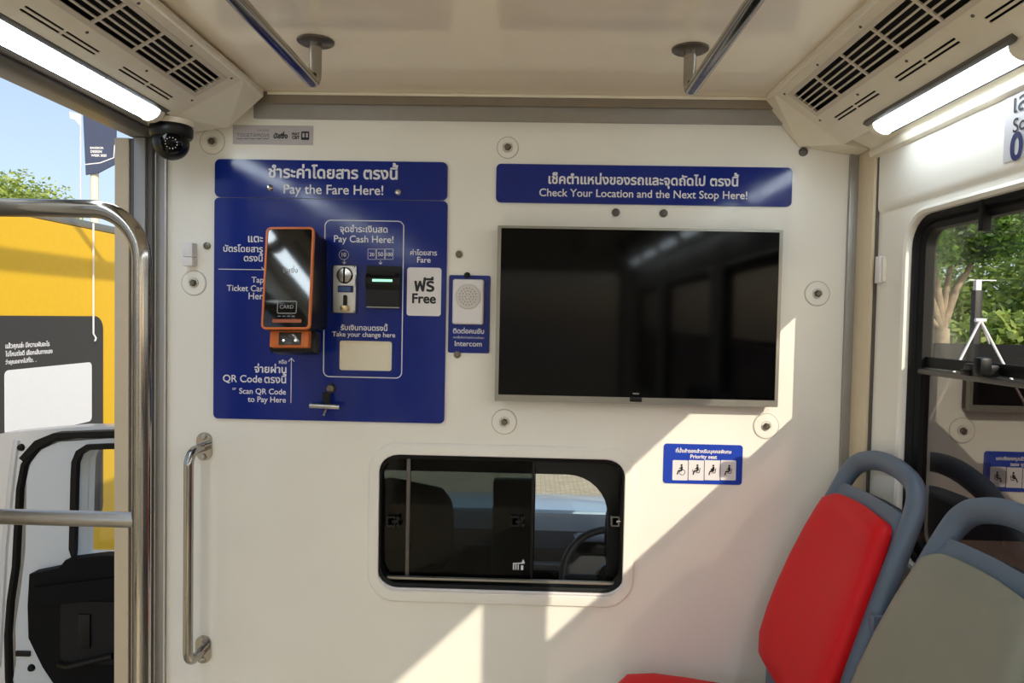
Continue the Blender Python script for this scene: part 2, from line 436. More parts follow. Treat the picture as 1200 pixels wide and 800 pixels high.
# door header below the left air duct
b = MB(); b.prism([(-.878, 1.738), (-.935, 1.744), (-.955, 1.732), (-1.0, 1.732), (-1.0, 1.85), (-.878, 1.85)], .95, D - .003); struct(b.build('trim_14', M_ALU))
b = MB(); b.prism([(-.925, 1.737), (-.94, 1.730), (-.955, 1.730), (-.955, 1.745), (-.925, 1.745)], .95, D - .03); struct(b.build('trim_15', M_ALUD))
b = MB(); b.prism([(XR + .001, 1.69), (XR - .018, 1.695), (XR - .022, 1.705), (XR - .015, 1.72), (XR + .001, 1.72)], YB, 1.70); struct(b.build('trim_16', M_CREAM))

# ================================================================== CAB WINDOW in the front wall
rt = struct(thing('window_7', None, None, (-.06, D, .61)))
sp = rrect(-.402, .573, .275, .981, .075, 8)
b = MB(); b.sweep(sp, [(.0, .0), (-.001, .006), (-.005, .010), (-.018, .012), (-.028, .012), (-.030, .004), (-.012, .0)], FRONT); b.build('outer_moulding', M_WALL, rt)
b = MB(); b.sweep(bw, [(.012, .0), (.011, .008), (.004, .012), (.001, .010), (0.0, -.03), (.004, -.03)], FRONT); b.build('inner_moulding', M_PLATE, rt)
b = MB(); b.sweep(bw, [(.003, .004), (-.003, .008), (-.010, .005), (-.012, -.02), (.003, -.02)], FRONT); b.build('rubber_frame', M_RUB, rt)
b = MB(); b.box((-.065, .632, -.006), (.60, .006, .012), .001, FRONT); b.build('sill_track', M_SILVER, rt)
x_mid = atY(627, 600).x
b = MB(); b.plate(rrect(-.372, .622, x_mid, .944, .03), FRONT, -.024, -.020); b.build('dark_pane', G_DARK, rt, label='dark tinted pane')
x_ov = atY(575, 600).x
b = MB(); b.plate(rrect(x_ov, .622, .246, .944, .03), FRONT, -.036, -.033); b.build('clear_pane', G_CAB, rt, label='clear pane')
xs = atY(477, 600).x
b = MB(); b.box((xs, .783, -.018), (.010, .315, .012), .002, FRONT); b.build('sash_stile', M_ALUD, rt)
b = MB(); b.box((x_mid - .006, .783, -.018), (.006, .315, .008), .001, FRONT); b.build('sash_stile', M_BLACK, rt)
for k, (px_, m) in enumerate(((722, M_STEEL), (604, M_BLACK), (458, M_BLACK))):
    c = atY(px_, 612); b = MB(); q = rrect(c.x - .012, c.z - .013, c.x + .010, c.z + .013, .002)
    b.plate(q, FRONT, -.018, -.008, [ring(q, .004)]); b.box((c.x + .01, c.z, -.010), (.018, .007, .01), .002, FRONT)
    b.lathe([(0, .003), (.0045, .002), (.005, -.006)], FRONT(c.x + .018, c.z + .009, -.004), (0, -1, 0), 12); b.lathe([(0, .003), (.0045, .002), (.005, -.006)], FRONT(c.x + .018, c.z - .009, -.004), (0, -1, 0), 12)
    b.build('sash_latch', m, rt)
b = MB(); c = atY(609, 667)
for dx in (-.016, -.010, -.004): line2(b, (c.x + dx, c.z - .008), (c.x + dx, c.z + .006), .003, FRONT, -.0190)
line2(b, (c.x - .018, c.z + .008), (c.x + .012, c.z + .010), .003, FRONT, -.0190)
line2(b, (c.x + .006, c.z - .008), (c.x + .006, c.z + .004), .006, FRONT, -.0190); b.plate([(c.x + .004, c.z + .011), (c.x + .013, c.z + .011), (c.x + .0085, c.z + .02)], FRONT, None, -.0190)
b.build('glass_mark', M_WHITE, rt)

# ================================================================== AIR DUCTS with grilles, side by side with the ceiling
def duct(name, side, label, y_end, prof, lampx):
    """prof: (x, z) list from ceiling edge to lamp edge"""
    (ax, az), (bx, bz) = prof
    sg = side
    rt = thing(name, label, 'air conditioner', ((ax + bx) / 2, -.4, az))
    L = math.hypot(bx - ax, bz - az); ud = Vector(((bx - ax) / L, 0, (bz - az) / L)); nd = Vector((ud.z, 0, -ud.x)) if sg > 0 else Vector((-ud.z, 0, ud.x))
    if nd.z > 0: nd = -nd
    fr = Fr((ax, 0, az), (0, 1, 0), ud, nd)
    g0, g1 = .036, .105
    rows = 5; rh = (g1 - g0) / rows; holes = []
    y = y_end - .055
    ys = []
    while y - .118 > YB + .1:
        for r_ in range(rows): holes.append([(y - .118, g0 + r_ * rh + .0018), (y, g0 + r_ * rh + .0018), (y, g0 + r_ * rh + rh - .0018), (y - .118, g0 + r_ * rh + rh - .0018)])
        y -= .125
    gy0, gy1 = y + .118, y_end - .04
    b = MB(); b.plate([(gy0, g0 - .008), (gy1, g0 - .008), (gy1, g1 + .008), (gy0, g1 + .008)], fr, -.001, .002, holes); b.build('grille', M_GRILLE, rt, smooth=0)
    sl = []
    y = y_end - .08
    while y - .20 > YB + .1:
        for vv in ((.140, .149) if sg > 0 else (.146, .155)):
            for a_, b_ in ((y - .19, y - .098), (y - .092, y)): sl.append(rrect(a_, vv - .0022, b_, vv + .0022, .001, 2))
        y -= .265
    b = MB(); b.plate([(YB + .02, g1 + .004), (y_end, g1 + .004), (y_end, L), (YB + .02, L)], fr, -.0015, 0, sl)
    b.plate([(YB + .02, 0), (y_end, 0), (y_end, g0 - .004), (YB + .02, g0 - .004)], fr, -.006, 0)
    b.plate([(YB + .02, g0 - .004), (gy0 + .01, g0 - .004), (gy0 + .01, g1 + .004), (YB + .02, g1 + .004)], fr, -.006, 0)
    b.plate([(gy1 - .01, g0 - .004), (y_end, g0 - .004), (y_end, g1 + .004), (gy1 - .01, g1 + .004)], fr, -.006, 0)
    b.build('underside_panel', M_CREAM, rt, smooth=0)
    b = MB(); b.plate([(YB + .03, .01), (y_end - .02, .01), (y_end - .02, L - .01), (YB + .03, L - .01)], fr, -.022, -.020); b.build('dark_cavity', M_DARK, rt, smooth=0)
    b = MB(); b.tube([fr(YB + .02, .001, .002), fr(y_end + .02, .001, .002)], .008, 10); b.build('edge_bead', M_CREAM, rt)
    # bevelled end cap towards the front wall
    q = [(ax, az), (bx, bz), (bx + sg * .06, bz - .01), (bx + sg * .06, ZC - .001), (ax, ZC - .001)]
    ye = min(D - .004, y_end + .11)
    s2 = [(ax + sg * .0, az - .008), (ax + (bx - ax) * .52, az + (bz - az) * .92), (bx + sg * .06, bz - .012), (bx + sg * .06, ZC - .001), (ax + sg * .0, ZC - .001)]
    b = MB(); b.loft([[Vector((x, y_end, z)) for x, z in q], [Vector((x, ye, z)) for x, z in s2]]); b.build('end_cap', M_CREAM, rt, smooth=20)
    b = MB()
    y = y_end - .03
    while y > -.9:
        for vv in (.022, .125):
            b.lathe([(0, .002), (.0025, .0015), (.0032, 0)], fr(y, vv, 0), nd, 10)
        y -= .19
    b.build('screw', M_ALUD, rt, kind='stuff')
    return rt, fr, L
duct('air_conditioner_duct', 1, 'long cream ceiling air duct with grille, above the side window with trees', 1.715, ((.565, 1.848), (.735, 1.727)), .75)
duct('air_conditioner_duct', -1, 'long cream ceiling air duct with grille, above the open doorway', 1.63, ((-.665, 1.840), (-.83, 1.748)), -.85)

def lamp(side, y0, y1, label, x0, x1, zz, group):
    label = label.replace('the tree window side', 'the side windows'); rt = thing('ceiling_lamp', label, 'lamp', ((x0 + x1) / 2, (y0 + y1) / 2, zz), group)
    cx = (x0 + x1) / 2; hw = abs(x1 - x0) / 2; n = 8
    tilt = -side * .45                               # leans towards the aisle
    def arc(s=1.0):
        o = []
        for k in range(n + 1):
            a = PI * k / n; X, Z = math.cos(a) * hw * s, -math.sin(a) * .013 * s
            o.append((cx + X * math.cos(tilt) - Z * math.sin(tilt), zz + X * math.sin(tilt) + Z * math.cos(tilt)))
        return o
    A = arc()
    b = MB(); b.loft([[Vector((x, y, z)) for x, z in A] for y in (y0 + .02, y1 - .02)]); b.build('diffuser', M_LED, rt)
    B = arc(1.12)
    for ya, yb_ in ((y0 - .015, y0 + .022), (y1 - .02, y1)):
        b = MB(); b.loft([[Vector((x, y, z)) for x, z in B] for y in (ya, yb_)]); b.build('end_cap', M_CREAM, rt)
    b = MB()
    ux = Vector((math.cos(tilt), 0, math.sin(tilt))); uz = Vector((-math.sin(tilt), 0, math.cos(tilt)))
    fr = Fr((cx, 0, zz), ux, (0, 1, 0), uz)
    b.box((0, (y0 + y1) / 2, .012), (hw * 2 + .018, y1 - y0, .02), .003, fr)
    b.box((-side * (hw + .009), (y0 + y1) / 2, .004), (.012, y1 - y0, .02), .002, fr)
    b.build('lamp_housing', M_ALUD, rt)
yy = 1.56; k = 0
ords = ['first from the front wall', 'second from the front wall', 'third from the front wall', 'fourth from the front wall', 'fifth from the front wall', 'sixth from the front wall']
for k in range(6):
    y1 = 1.565 - k * .57; y0 = y1 - .47
    if y0 < YB + .12: break
    lamp(1, y0, y1, 'bright tube lamp under the duct over the tree window side, ' + ords[k], .724, .764, 1.724, 'tube lamps along both air ducts')
    lamp(-1, y1 - .50, y1 + .03, 'bright tube lamp under the duct on the doorway side, ' + ords[k], -.834, -.876, 1.742, 'tube lamps along both air ducts')
b = MB(); b.prism([(.764, 1.728), (XR, 1.708), (XR, 1.85), (.735, 1.85), (.735, 1.742)], YB, 1.70); struct(b.build('trim_17', M_CREAM))
b = MB(); b.prism([(-.828, 1.758), (-.88, 1.758), (-.88, 1.85), (-.828, 1.85)], YB, 1.63); struct(b.build('trim_18', M_CREAM))
b = MB(); b.prism([(-.878, 1.738), (-.955, 1.742), (-.955, 1.85), (-.878, 1.85)], YB, .95); struct(b.build('trim_19', M_CREAM))

# ================================================================== HANDRAILS
def bend(pts, r, n=8):                               # round the corners of a polyline
    pts = [Vector(p) for p in pts]; out = [pts[0]]
    for i in range(1, len(pts) - 1):
        a, c, d = pts[i - 1], pts[i], pts[i + 1]; u, v = (a - c).normalized(), (d - c).normalized()
        ang = u.angle(v); t = r / math.tan(ang / 2); p0, p1 = c + u * t, c + v * t
        cen = c + (u + v).normalized() * (r / math.sin(ang / 2))
        for k in range(n + 1):
            s_ = k / n; th = (PI - ang) * s_; a0 = (p0 - cen)
            ax = (p0 - cen).cross(p1 - cen).normalized()
            out.append(cen + Matrix.Rotation(th, 3, ax) @ a0)
    return out + [pts[-1]]
for (px_, py_, lab) in ((809, 57, 'polished steel ceiling handrail on the side-window side of the aisle'), (370, 48, 'polished steel ceiling handrail on the doorway side of the aisle')):
    c = atZ(px_, py_, ZC); rt = thing('ceiling_handrail', lab, 'handrail', (c.x, c.y, ZC), 'ceiling handrails over the aisle')
    b = MB(); b.tube(bend([(c.x, c.y, ZC), (c.x, c.y, ZC - .088), (c.x, -1.6, ZC - .088), (c.x, -1.6, ZC)], .028), .0125, 18); b.build('rail', M_STEEL, rt)
    for yq in (c.y, -1.6):
        b = MB(); b.lathe([(0, 0), (.037, 0), (.037, -.003), (.034, -.005), (.0, -.005)], (c.x, yq, ZC), (0, 0, 1)); b.build('mounting_flange', M_FLANGE, rt)

YR = 1.20
pv = atY(166, 420, YR); zt = atY(60, 244, YR).z; zb = atY(80, 607, YR).z
rt = thing('door_railing', 'thick steel tube railing with rounded corner beside the open doorway', 'railing', (pv.x, YR, 0))
b = MB(); b.tube(bend([(XL + .002, YR, zt), (pv.x, YR, zt), (pv.x, YR, 0)], .085, 12), .0155, 20); b.build('top_rail', M_STEEL, rt)
b = MB(); b.tube([(XL + .002, YR, zb), (pv.x - .008, YR, zb)], .0135, 18); b.build('middle_rail', M_BRUSH, rt)
for z in (zt, zb):
    b = MB(); b.lathe([(0, 0), (.034, 0), (.034, .005), (0, .006)], (XL, YR, z), (1, 0, 0)); b.build('mounting_flange', M_BRUSH, rt)
b = MB(); b.lathe([(0, 0), (.04, 0), (.04, .005), (0, .006)], (pv.x, YR, 0), (0, 0, 1)); b.build('floor_flange', M_BRUSH, rt)
b = MB(); b.box((XL - .02, 1.155, .87), (.055, .14, 1.73), .004); struct(b.build('trim_20', M_ALU))

# grab handle on the front wall
t, bt = atY(240, 520), atY(240, 762)
rt = thing('grab_handle', 'vertical chrome grab handle on the white front wall below the blue fare panel', 'handle', (t.x, D, bt.z))
YH = D - .085; top, bot = t.z - .006, bt.z + .004
b = MB(); b.tube(bend([(t.x, D - .004, top), (t.x, YH, top), (t.x, YH, bot), (t.x, D - .004, bot)], .035, 10), .0115, 18); b.build('bar', M_STEEL, rt)
for z in (top, bot):
    b = MB(); b.plate(rrect(t.x - .02, z - .036, t.x + .02, z + .036, .02), FRONT, 0, .005); fl_ = b.build('mounting_flange', M_STEEL, rt)
    for dz in (-.026, .026):
        b = MB(); b.lathe([(0, .009), (.006, .008), (.008, .005), (.008, .0)], FRONT(t.x, z + dz, 0), (0, -1, 0), 14); b.build('screw', M_BRUSH, fl_)

# ================================================================== FARE PANEL
YP = D - .006
rt = thing('fare_sign', 'dark blue sign in two languages above the fare panel, Pay the Fare Here', 'sign', atY(389, 236))
a1, a2 = atY(253, 184), atY(525, 192); a3, a4 = atY(252, 233), atY(524, 236.5)
b = MB(); b.plate(rrect(a1.x, a3.z + .004, a2.x, a1.z - .006, .014), FRONT, 0, .006); b.build('board', M_BLUE, rt)
b = MB(); lines(b, [('ชำระค่าโดยสาร ตรงนี้', 315, 466, 209, .028), ('Pay the Fare Here!', 332.5, 449, 227.5, .012)], YP, .0008); b.build('lettering', M_WHITE, rt, smooth=0)
for px_ in (316, 466.5):
    c = atY(px_, 220 if px_ < 400 else 225, YP); b = MB(); b.lathe([(0, .004), (.006, .003), (.0085, 0), (.0085, -.001)], (c.x, YP, c.z), (0, -1, 0), 18); b.build('screw', M_BRUSH if px_ > 400 else M_STEEL, rt)

rt = thing('payment_board', 'large dark blue fare payment panel with cash and card instructions', 'payment panel', atY(389, 492))
p1, p2 = atY(251, 491), atY(525, 236.5)
tray = pr(398, 399.5, 459, 434, YP, .006)
b = MB(); b.plate(rrect(p1.x, p1.z + .003, p2.x, p2.z + .001, .012), FRONT, 0, .006, [tray]); b.build('board', M_BLUE, rt)
b = MB(); b.plate(tray, FRONT, 0, .0006); b.sweep(tray, [(0, .0), (0, .0062), (-.002, .0062), (-.002, 0)], FRONT)
c = atY(407, 425, YP); line2(b, (c.x, c.z - .012), (c.x + .002, c.z + .02), .002, FRONT, .0022)
b.build('change_tray', M_CREAM, rt)
b = MB()
fb = pr(379.5, 258, 472.5, 442.5, YP, .016, 8); b.plate(fb, front(YP), None, .0006, [ring(fb, .0024)])
lines(b, [('แตะ', 291, 308, 283.5, .02), ('บัตรโดยสาร', 262, 308, 295, .02), ('ตรงนี้', 286, 308, 306, .02),
          ('Tap', 295, 309, 331, .012), ('Ticket Card', 266, 313, 341, .012), ('Here', 291.5, 313, 350.5, .012),
          ('จุดชำระเงินสด', 398.5, 454, 272, .02), ('Pay Cash Here!', 391.5, 461, 284, .012), ('10', 400.6, 405.6, 300.6),
          ('20', 433, 438.5, 300), ('50', 443, 449, 300), ('100', 452.5, 460, 300),
          ('ค่าโดยสาร', 481, 512, 299, .015), ('Fare', 489, 504.5, 307.5),
          ('รับเงินทอนตรงนี้', 399.5, 454, 387, .02), ('Take your change here', 389.5, 463, 394.5),
          ('หรือ', 327, 336, 426, .02), ('จ่ายผ่าน', 298.5, 335.5, 436.5, .025), ('QR Code', 261.5, 307, 447.5, .015), ('ตรงนี้', 310, 335.5, 448.5, .02),
          ('or', 272.5, 277, 456.5), ('Scan QR Code', 280.5, 335, 461.5, .014), ('to Pay Here', 290.5, 335, 471, .014)], YP, .0007)
fp = front(YP)
c = atY(403, 298.5, YP); cc = circle(c.x, c.z, .0125, 24); b.plate(cc, fp, None, .0006, [ring(cc, .001)])
for k in range(3):
    q = pr(431 + k * 10.2, 291.5, 440.6 + k * 10.2, 304, YP, .001, 2); b.plate(q, fp, None, .0006, [ring(q, .001)])
def L_(x0, y0, x1, y1, wd=.0018):
    a, d = atY(x0, y0, YP), atY(x1, y1, YP); line2(b, (a.x, a.z), (d.x, d.z), wd, fp, .0006)
for x_, y0_, y1_ in ((403.5, 304.5, 309), (446, 305, 309.5)):
    L_(x_, y0_, x_, y1_, .0016); L_(x_ - 2, y1_ - 2, x_, y1_, .0016); L_(x_ + 2, y1_ - 2, x_, y1_, .0016)
L_(256, 315.2, 309, 316); L_(306.5, 313, 309.5, 316)
L_(341.5, 420, 341, 472); L_(338, 423.5, 341.5, 419.5); L_(345, 423.5, 341.5, 419.5)
b.build('lettering', M_WHITE, rt, smooth=0)
c = atY(388, 455, YP); b = MB(); b.lathe([(0, .010), (.009, .010), (.011, .007), (.0125, 0)], (c.x, YP, c.z), (0, -1, 0), 20); b.build('lock_barrel', M_BOLT, rt)
h = atY(385, 474, YP)
b = MB(); b.tube([(h.x - .038, YP - .03, h.z + .001), (h.x + .036, YP - .03, h.z - .001)], .0065, 14); b.tube([(h.x, YP - .03, h.z), (h.x, YP, h.z + .004)], .006, 12); b.build('latch_handle', M_BRUSH, rt)
b = MB(); b.plate(rrect(h.x - .009, h.z + .006, h.x + .010, h.z + .034, .004), front(YP - .018), 0, .004); ky = b.build('key', M_BLACK, rt)
b = MB(); b.tube([(h.x + .003, YP - .022, h.z - .002), (h.x - .002, YP - .034, h.z - .022)], .003, 10); b.build('key_blade', M_STEEL, ky)
b = MB(); b.tube([(h.x + .004, YP - .018, h.z + .034), (c.x + .002, YP - .012, c.z - .006)], .0018, 8); b.build('key_ring', M_STEEL, ky)
# white price card
rt = thing('price_card', 'white card reading Free stuck on the blue fare panel', 'card', atY(497, 370, YP))
b = MB(); b.plate(pr(477, 313.5, 517, 370, YP, .007), fp, 0, .0015); b.build('card', M_PLATE, rt)
b = MB(); lines(b, [('ฟรี', 486, 508.5, 341, .03), ('Free', 483.5, 510.5, 355, .03)], YP, .0022); b.build('lettering', M_INK, rt, smooth=0)

# coin acceptor
rt = thing('coin_acceptor', 'small steel coin slot unit on the blue fare panel', 'coin slot', atY(404, 367, YP))
q = pr(389.5, 310.5, 417, 366.5, YP - .014, .002, 2); b = MB(); b.plate(q, fp, 0, .012); b.sweep(q, [(0, .012), (-.002, .014), (-.006, .014), (-.006, .012)], fp); b.plate(ring(q, .002), fp, .011, .0138); b.build('face_plate', M_BRUSH, rt)
Yc = YP - .014; c = atY(404, 322.5, Yc); fc = front(Yc)
b = MB(); b.lathe([(0, .007), (.017, .006), (.020, .003), (.021, 0)], (c.x, Yc, c.z), (0, -1, 0), 28); co = b.build('coin_dial', M_STEEL, rt)
b = MB(); b.box((c.x, c.z, .0075), (.004, .036, .002), 0, fc); b.build('coin_slot', M_DARK, co)
b = MB(); b.plate(pr(396, 334.5, 414, 342.5, Yc, .002), fc, 0, .003); di = b.build('display', M_NAVY, rt)
b = MB(); b.plate(pr(397, 336, 411, 341.5, Yc, .001), fc, .003, .0035); b.build('display_glass', M_LCD, di)
b = MB(); b.plate(pr(402.5, 345.5, 407, 358.5, Yc, .004), fc, 0, .004); b.build('lever', M_BLACK, rt)
c = atY(404.5, 361, Yc); b = MB(); b.box((c.x, c.z, .008), (.020, .014, .016), .003, fc); b.tube([fc(c.x - .004, c.z + .005, .006), fc(c.x - .004, c.z - .006, .018)], .004, 10); b.build('return_button', M_GOLD, rt)

# bill acceptor
rt = thing('bill_acceptor', 'black banknote slot with green light on the blue fare panel', 'banknote slot', atY(449, 361, YP))
q = pr(429.5, 311.5, 468.5, 360.5, YP - .01, .002, 2)
xs_ = [p[0] for p in q]; zs_ = [p[1] for p in q]; x0, x1, z0, z1 = min(xs_), max(xs_), min(zs_), max(zs_)
b = MB()
pr_ = [(z0, 0), (z0, .012), (z0 + .045, .012), (z0 + .058, .024), (z1 - .03, .026), (z1 - .018, .012), (z1, .012), (z1, 0)]
b.loft([[Vector((x, YP - w_, z)) for z, w_ in pr_] for x in (x0, x1)]); b.build('housing', M_BLACK, rt, smooth=20)
c = atY(448, 328.5, YP - .026)
b = MB(); b.box((c.x, c.z, 0), (.05, .006, .004), .0015, front(YP - .0265)); b.build('light_strip', M_GREENLED, rt)
b = MB(); b.box((c.x, c.z + .018, 0), (.062, .010, .003), 0, front(YP - .0255)); b.build('note_slot', M_DARK, rt)
b = MB(); b.box((c.x, z0 + .001, .013), (x1 - x0, .003, .004), .001, fp); b.build('lower_edge', M_SILVER, rt)

# card reader: tilted glass face with orange frame
rt = thing('card_reader', 'black card reader with orange frame and glass face on the blue fare panel', 'card reader', atY(338, 405, YP))
TL, TR, BL, BR = atY(313, 266, 1.665), atY(371, 266, 1.665), atY(305, 386, 1.625), atY(361.5, 386, 1.625)
o = (TL + TR + BL + BR) / 4; U = ((TR + BR) - (TL + BL)) / 2; V = ((TL + TR) - (BL + BR)) / 2; Wd, Ht = U.length, V.length
U.normalize(); V = (V - U * U.dot(V)).normalized(); N = U.cross(V); N = N if N.y < 0 else -N
cf = Fr(o, U, V, N)
face = rrect(-Wd / 2, -Ht / 2, Wd / 2, Ht / 2, .012)
bk = rrect(-Wd / 2 + .004, -Ht / 2 + .01, Wd / 2 - .002, Ht / 2 - .004, .010)
b = MB(); b.loft([[cf(x, y, -.004) for x, y in face], [cf(x, y, -.028) for x, y in face], [cf(x * .96, y * .97, -.034) for x, y in face],
                  [Vector((cf(x * .94, y * .96).x, YP, cf(x * .94, y * .96, -.05).z)) for x, y in face]]); b.build('housing', M_BLACK, rt)
b = MB(); b.sweep(face, [(0, -.006), (.0, .001), (-.002, .003), (-.005, .003), (-.006, -.001), (-.006, -.006)], cf); b.build('orange_frame', M_ORANGE, rt)
b = MB(); b.plate(ring(face, .005), cf, -.004, .0005); b.build('glass_face', mat('reader_glass', S(10, 10, 10), .06, spec=.7, var=.05, rvar=.01), rt)
b = MB(); q = rrect(-.022, -.085, .024, -.055, .004); b.plate(q, cf, None, .0012, [ring(q, .0018)])
letter(b, 'CARD', -.016, .016, -.073, cf, .0012, .01)
for k in range(4): line2(b, (-.020 + k * .011, -.091), (-.013 + k * .011, -.091), .0015, cf, .0012)
b.build('card_icon', mat('icon_grey', S(150, 150, 150), .5), rt, smooth=0)
b = MB(); letter(b, 'บัสซิ่ง', -.012, .022, .012, cf, .0012, .0); b.build('screen_lettering', MATS['icon_grey'], rt, smooth=0)
b = MB(); b.plate(rrect(-.032, -.106, .036, -.098, .002), cf, .0004, .0012); b.build('orange_bar', mat('dull_orange', S(170, 84, 40), .4), rt)
lo = Fr(cf(0, -Ht / 2 - .018, -.030), U, V, N)
b = MB(); b.box((0, .002, -.008), (Wd * .80, .044, .026), .004, lo); b.build('scanner_housing', M_ORANGE, rt)
b = MB(); b.box((.003, 0, .0055), (Wd * .46, .030, .003), .001, lo); sw = b.build('scanner_window', mat('scanner_glass', S(60, 54, 50), .08, spec=.7), rt)
b = MB()
for dx in (-.012, .016):
    b = MB(); b.lathe([(0, .0015), (.0022, .001), (.003, 0)], lo(dx, -.004, .007), N, 12); b.build('scanner_light', mat('scanner_led', (.9, .9, .85), .4, emit=(1, 1, .95), estr=.6), sw)
b = MB(); b.box((0, -.002, -.045), (Wd * .92, .055, .06), .006, lo); b.build('rear_housing', M_BLACK, rt)

# intercom
rt = thing('intercom', 'blue intercom plate with white call button beside the television', 'intercom', atY(549, 413))
b = MB(); b.plate(pr(525.5, 322.5, 574, 413.5, D - .003, .005), FRONT, 0, .003); b.build('back_plate', M_BLUE, rt)
Yi = D - .003; fi = front(Yi)
b = MB(); q = pr(530, 327, 566.5, 380, Yi - .02, .006); b.loft([[fi(x, z, 0) for x, z in q], [fi(x, z, .014) for x, z in q], [fi(x, z, .018) for x, z in ring(q, .003)]]); b.build('call_unit', M_PLATE, rt)
c = atY(548.5, 347.5, Yi - .018); b = MB(); b.lathe([(0, .004), (.026, .004), (.030, .003), (.0315, 0)], (c.x, Yi - .018, c.z), (0, -1, 0), 32); bt_ = b.build('call_button', mat('button_grey', S(206, 202, 196), .4), rt)
b = MB()
for r_ in (.007, .014, .021):
    for k in range(int(r_ * 900)):
        a_ = 2 * PI * k / int(r_ * 900); b.lathe([(0, .0006), (.0014, .0005), (.0015, 0)], (c.x + r_ * math.cos(a_), Yi - .022, c.z + r_ * math.sin(a_)), (0, -1, 0), 6)
b.build('speaker_holes', M_BOLT, bt_)
b = MB(); lines(b, [('ติดต่อคนขับ', 531, 567, 390.5, .02), ('กดเพื่อติดต่อพนักงานขับรถ', 531, 567, 396.5, .0), ('Intercom', 533, 564.5, 405.5, .012)], Yi, .0007); b.build('lettering', M_WHITE, rt, smooth=0)
c = atY(547.5, 322.5); b = MB(); b.lathe([(0, .004), (.006, .003), (.008, 0)], FRONT(c.x, c.z, .003), (0, -1, 0), 16); b.build('cable_gland', M_BLACK, rt)

# ================================================================== LOCATION SIGN + TV
rt = thing('location_sign', 'wide dark blue sign above the television, Check Your Location', 'sign', atY(755, 240))
b = MB(); q = rrect(atY(581.5, 215).x, atY(755, 240).z, atY(927.5, 215).x, atY(755, 194.5).z, .012); b.plate(q, FRONT, 0, .005); b.build('board', M_BLUE, rt)
b = MB(); lines(b, [('เช็คตำแหน่งของรถและจุดถัดไป ตรงนี้', 643, 865, 216.5, .028), ('Check Your Location and the Next Stop Here!', 632, 875.5, 231.5, .012)], D - .005, .0008); b.build('lettering', M_WHITE, rt, smooth=0)

YT = D - .042; ft = front(YT)
t1, t2 = atY(579.5, 469.5, YT), atY(917.5, 269.5, YT)
rt = thing('television', 'large flat black television with thin silver bezel on the front wall', 'television', ((t1.x + t2.x) / 2, D, t1.z))
x0, x1, z0, z1 = t1.x, t2.x, t1.z, t2.z
b = MB(); b.box(((x0 + x1) / 2, (z0 + z1) / 2, -.018), (x1 - x0 - .006, z1 - z0 - .006, .034), .004, ft); b.box(((x0 + x1) / 2, (z0 + z1) / 2, -.034), (x1 - x0 - .2, z1 - z0 - .15, .016), .004, ft); b.build('rear_housing', M_BLACK, rt)
q = rrect(x0, z0, x1, z1, .003, 3); qi = rrect(x0 + .009, z0 + .016, x1 - .008, z1 - .006, .001, 3)
b = MB(); b.plate(q, ft, -.012, .003, [qi]); b.build('bezel', M_SILVER, rt)
b = MB(); b.plate(rrect(x0 + .008, z0 + .015, x1 - .007, z1 - .005, .001, 2), ft, -.006, .0008); b.build('screen', M_SCREEN, rt)
c = atY(745, 461, YT); b = MB(); b.box((c.x, c.z, .0015), (.016, .003, .001), 0, ft); b.build('maker_badge', M_SILVER, rt)
b = MB(); b.box((c.x, c.z - .014, .002), (.03, .012, .008), .003, ft); b.build('sensor_bump', M_BLACK, rt)

# ================================================================== PRIORITY SIGN
rt = thing('priority_sign', 'small blue priority seat sign with four pictograms on the front wall', 'sign', atY(824, 567))
Yq = D - .002; fq = front(Yq)
b = MB(); b.plate(pr(777.5, 520.5, 870, 567, Yq, .008), FRONT, 0, .002); b.build('board', mat('priority_blue', S(34, 66, 176), .25, var=.02), rt)
b = MB(); lines(b, [('ที่นั่งสำรองสำหรับบุคคลพิเศษ', 792, 857, 530.5, .035), ('Priority seat', 809, 840, 537, .03)], Yq, .0005)
for k in range(4): b.plate(pr(788 + k * 18.8, 539, 806 + k * 18.8, 562.5, Yq, .003 if k in (0, 3) else .0005), fq, None, .0005)
b.build('lettering', M_PLATE, rt, smooth=0)
def pict(b, cx, cy, fr, k, s=1.0, mirror=1):
    """a little seated figure, about 15 px tall"""
    m = mirror
    b.plate(circle(cx, cy + .0125 * s, .0026 * s, 14), fr, None, .0009)
    line2(b, (cx, cy + .0095 * s), (cx + .0008 * s * m, cy - .001 * s), .0055 * s, fr, .0009)
    line2(b, (cx + .001 * s * m, cy - .0015 * s), (cx - .0075 * s * m, cy - .002 * s), .004 * s, fr, .0009)
    line2(b, (cx - .0072 * s * m, cy - .001 * s), (cx - .0105 * s * m, cy - .0115 * s), .0032 * s, fr, .0009)
    line2(b, (cx, cy + .006 * s), (cx - .006 * s * m, cy + .003 * s), .0024 * s, fr, .0009)
    if k == 0:
        q = circle(cx + .002 * s * m, cy - .0055 * s, .0075 * s, 20); b.plate(q, fr, None, .0008, [ring(q, .0014 * s)])
    else:
        line2(b, (cx + .0065 * s * m, cy + .006 * s), (cx + .0045 * s * m, cy - .006 * s), .0018 * s, fr, .0009)
        line2(b, (cx + .0045 * s * m, cy - .006 * s), (cx - .004 * s * m, cy - .006 * s), .0018 * s, fr, .0009)
    if k == 2: b.plate(circle(cx - .0035 * s * m, cy + .002 * s, .003 * s, 12), fr, None, .0009)
    if k == 1: line2(b, (cx - .012 * s * m, cy + .002 * s), (cx - .009 * s * m, cy - .011 * s), .0014 * s, fr, .0009)
b = MB()
for k in range(4):
    c = atY(798.5 + k * 18.6, 550.5 + k * .3, Yq); pict(b, c.x, c.z, fq, k)
for k in range(1, 4):
    c0, c1 = atY(787.8 + k * 18.8, 540, Yq), atY(787.6 + k * 18.8, 562, Yq); line2(b, (c0.x, c0.z), (c1.x, c1.z), .0008, fq, .0009)
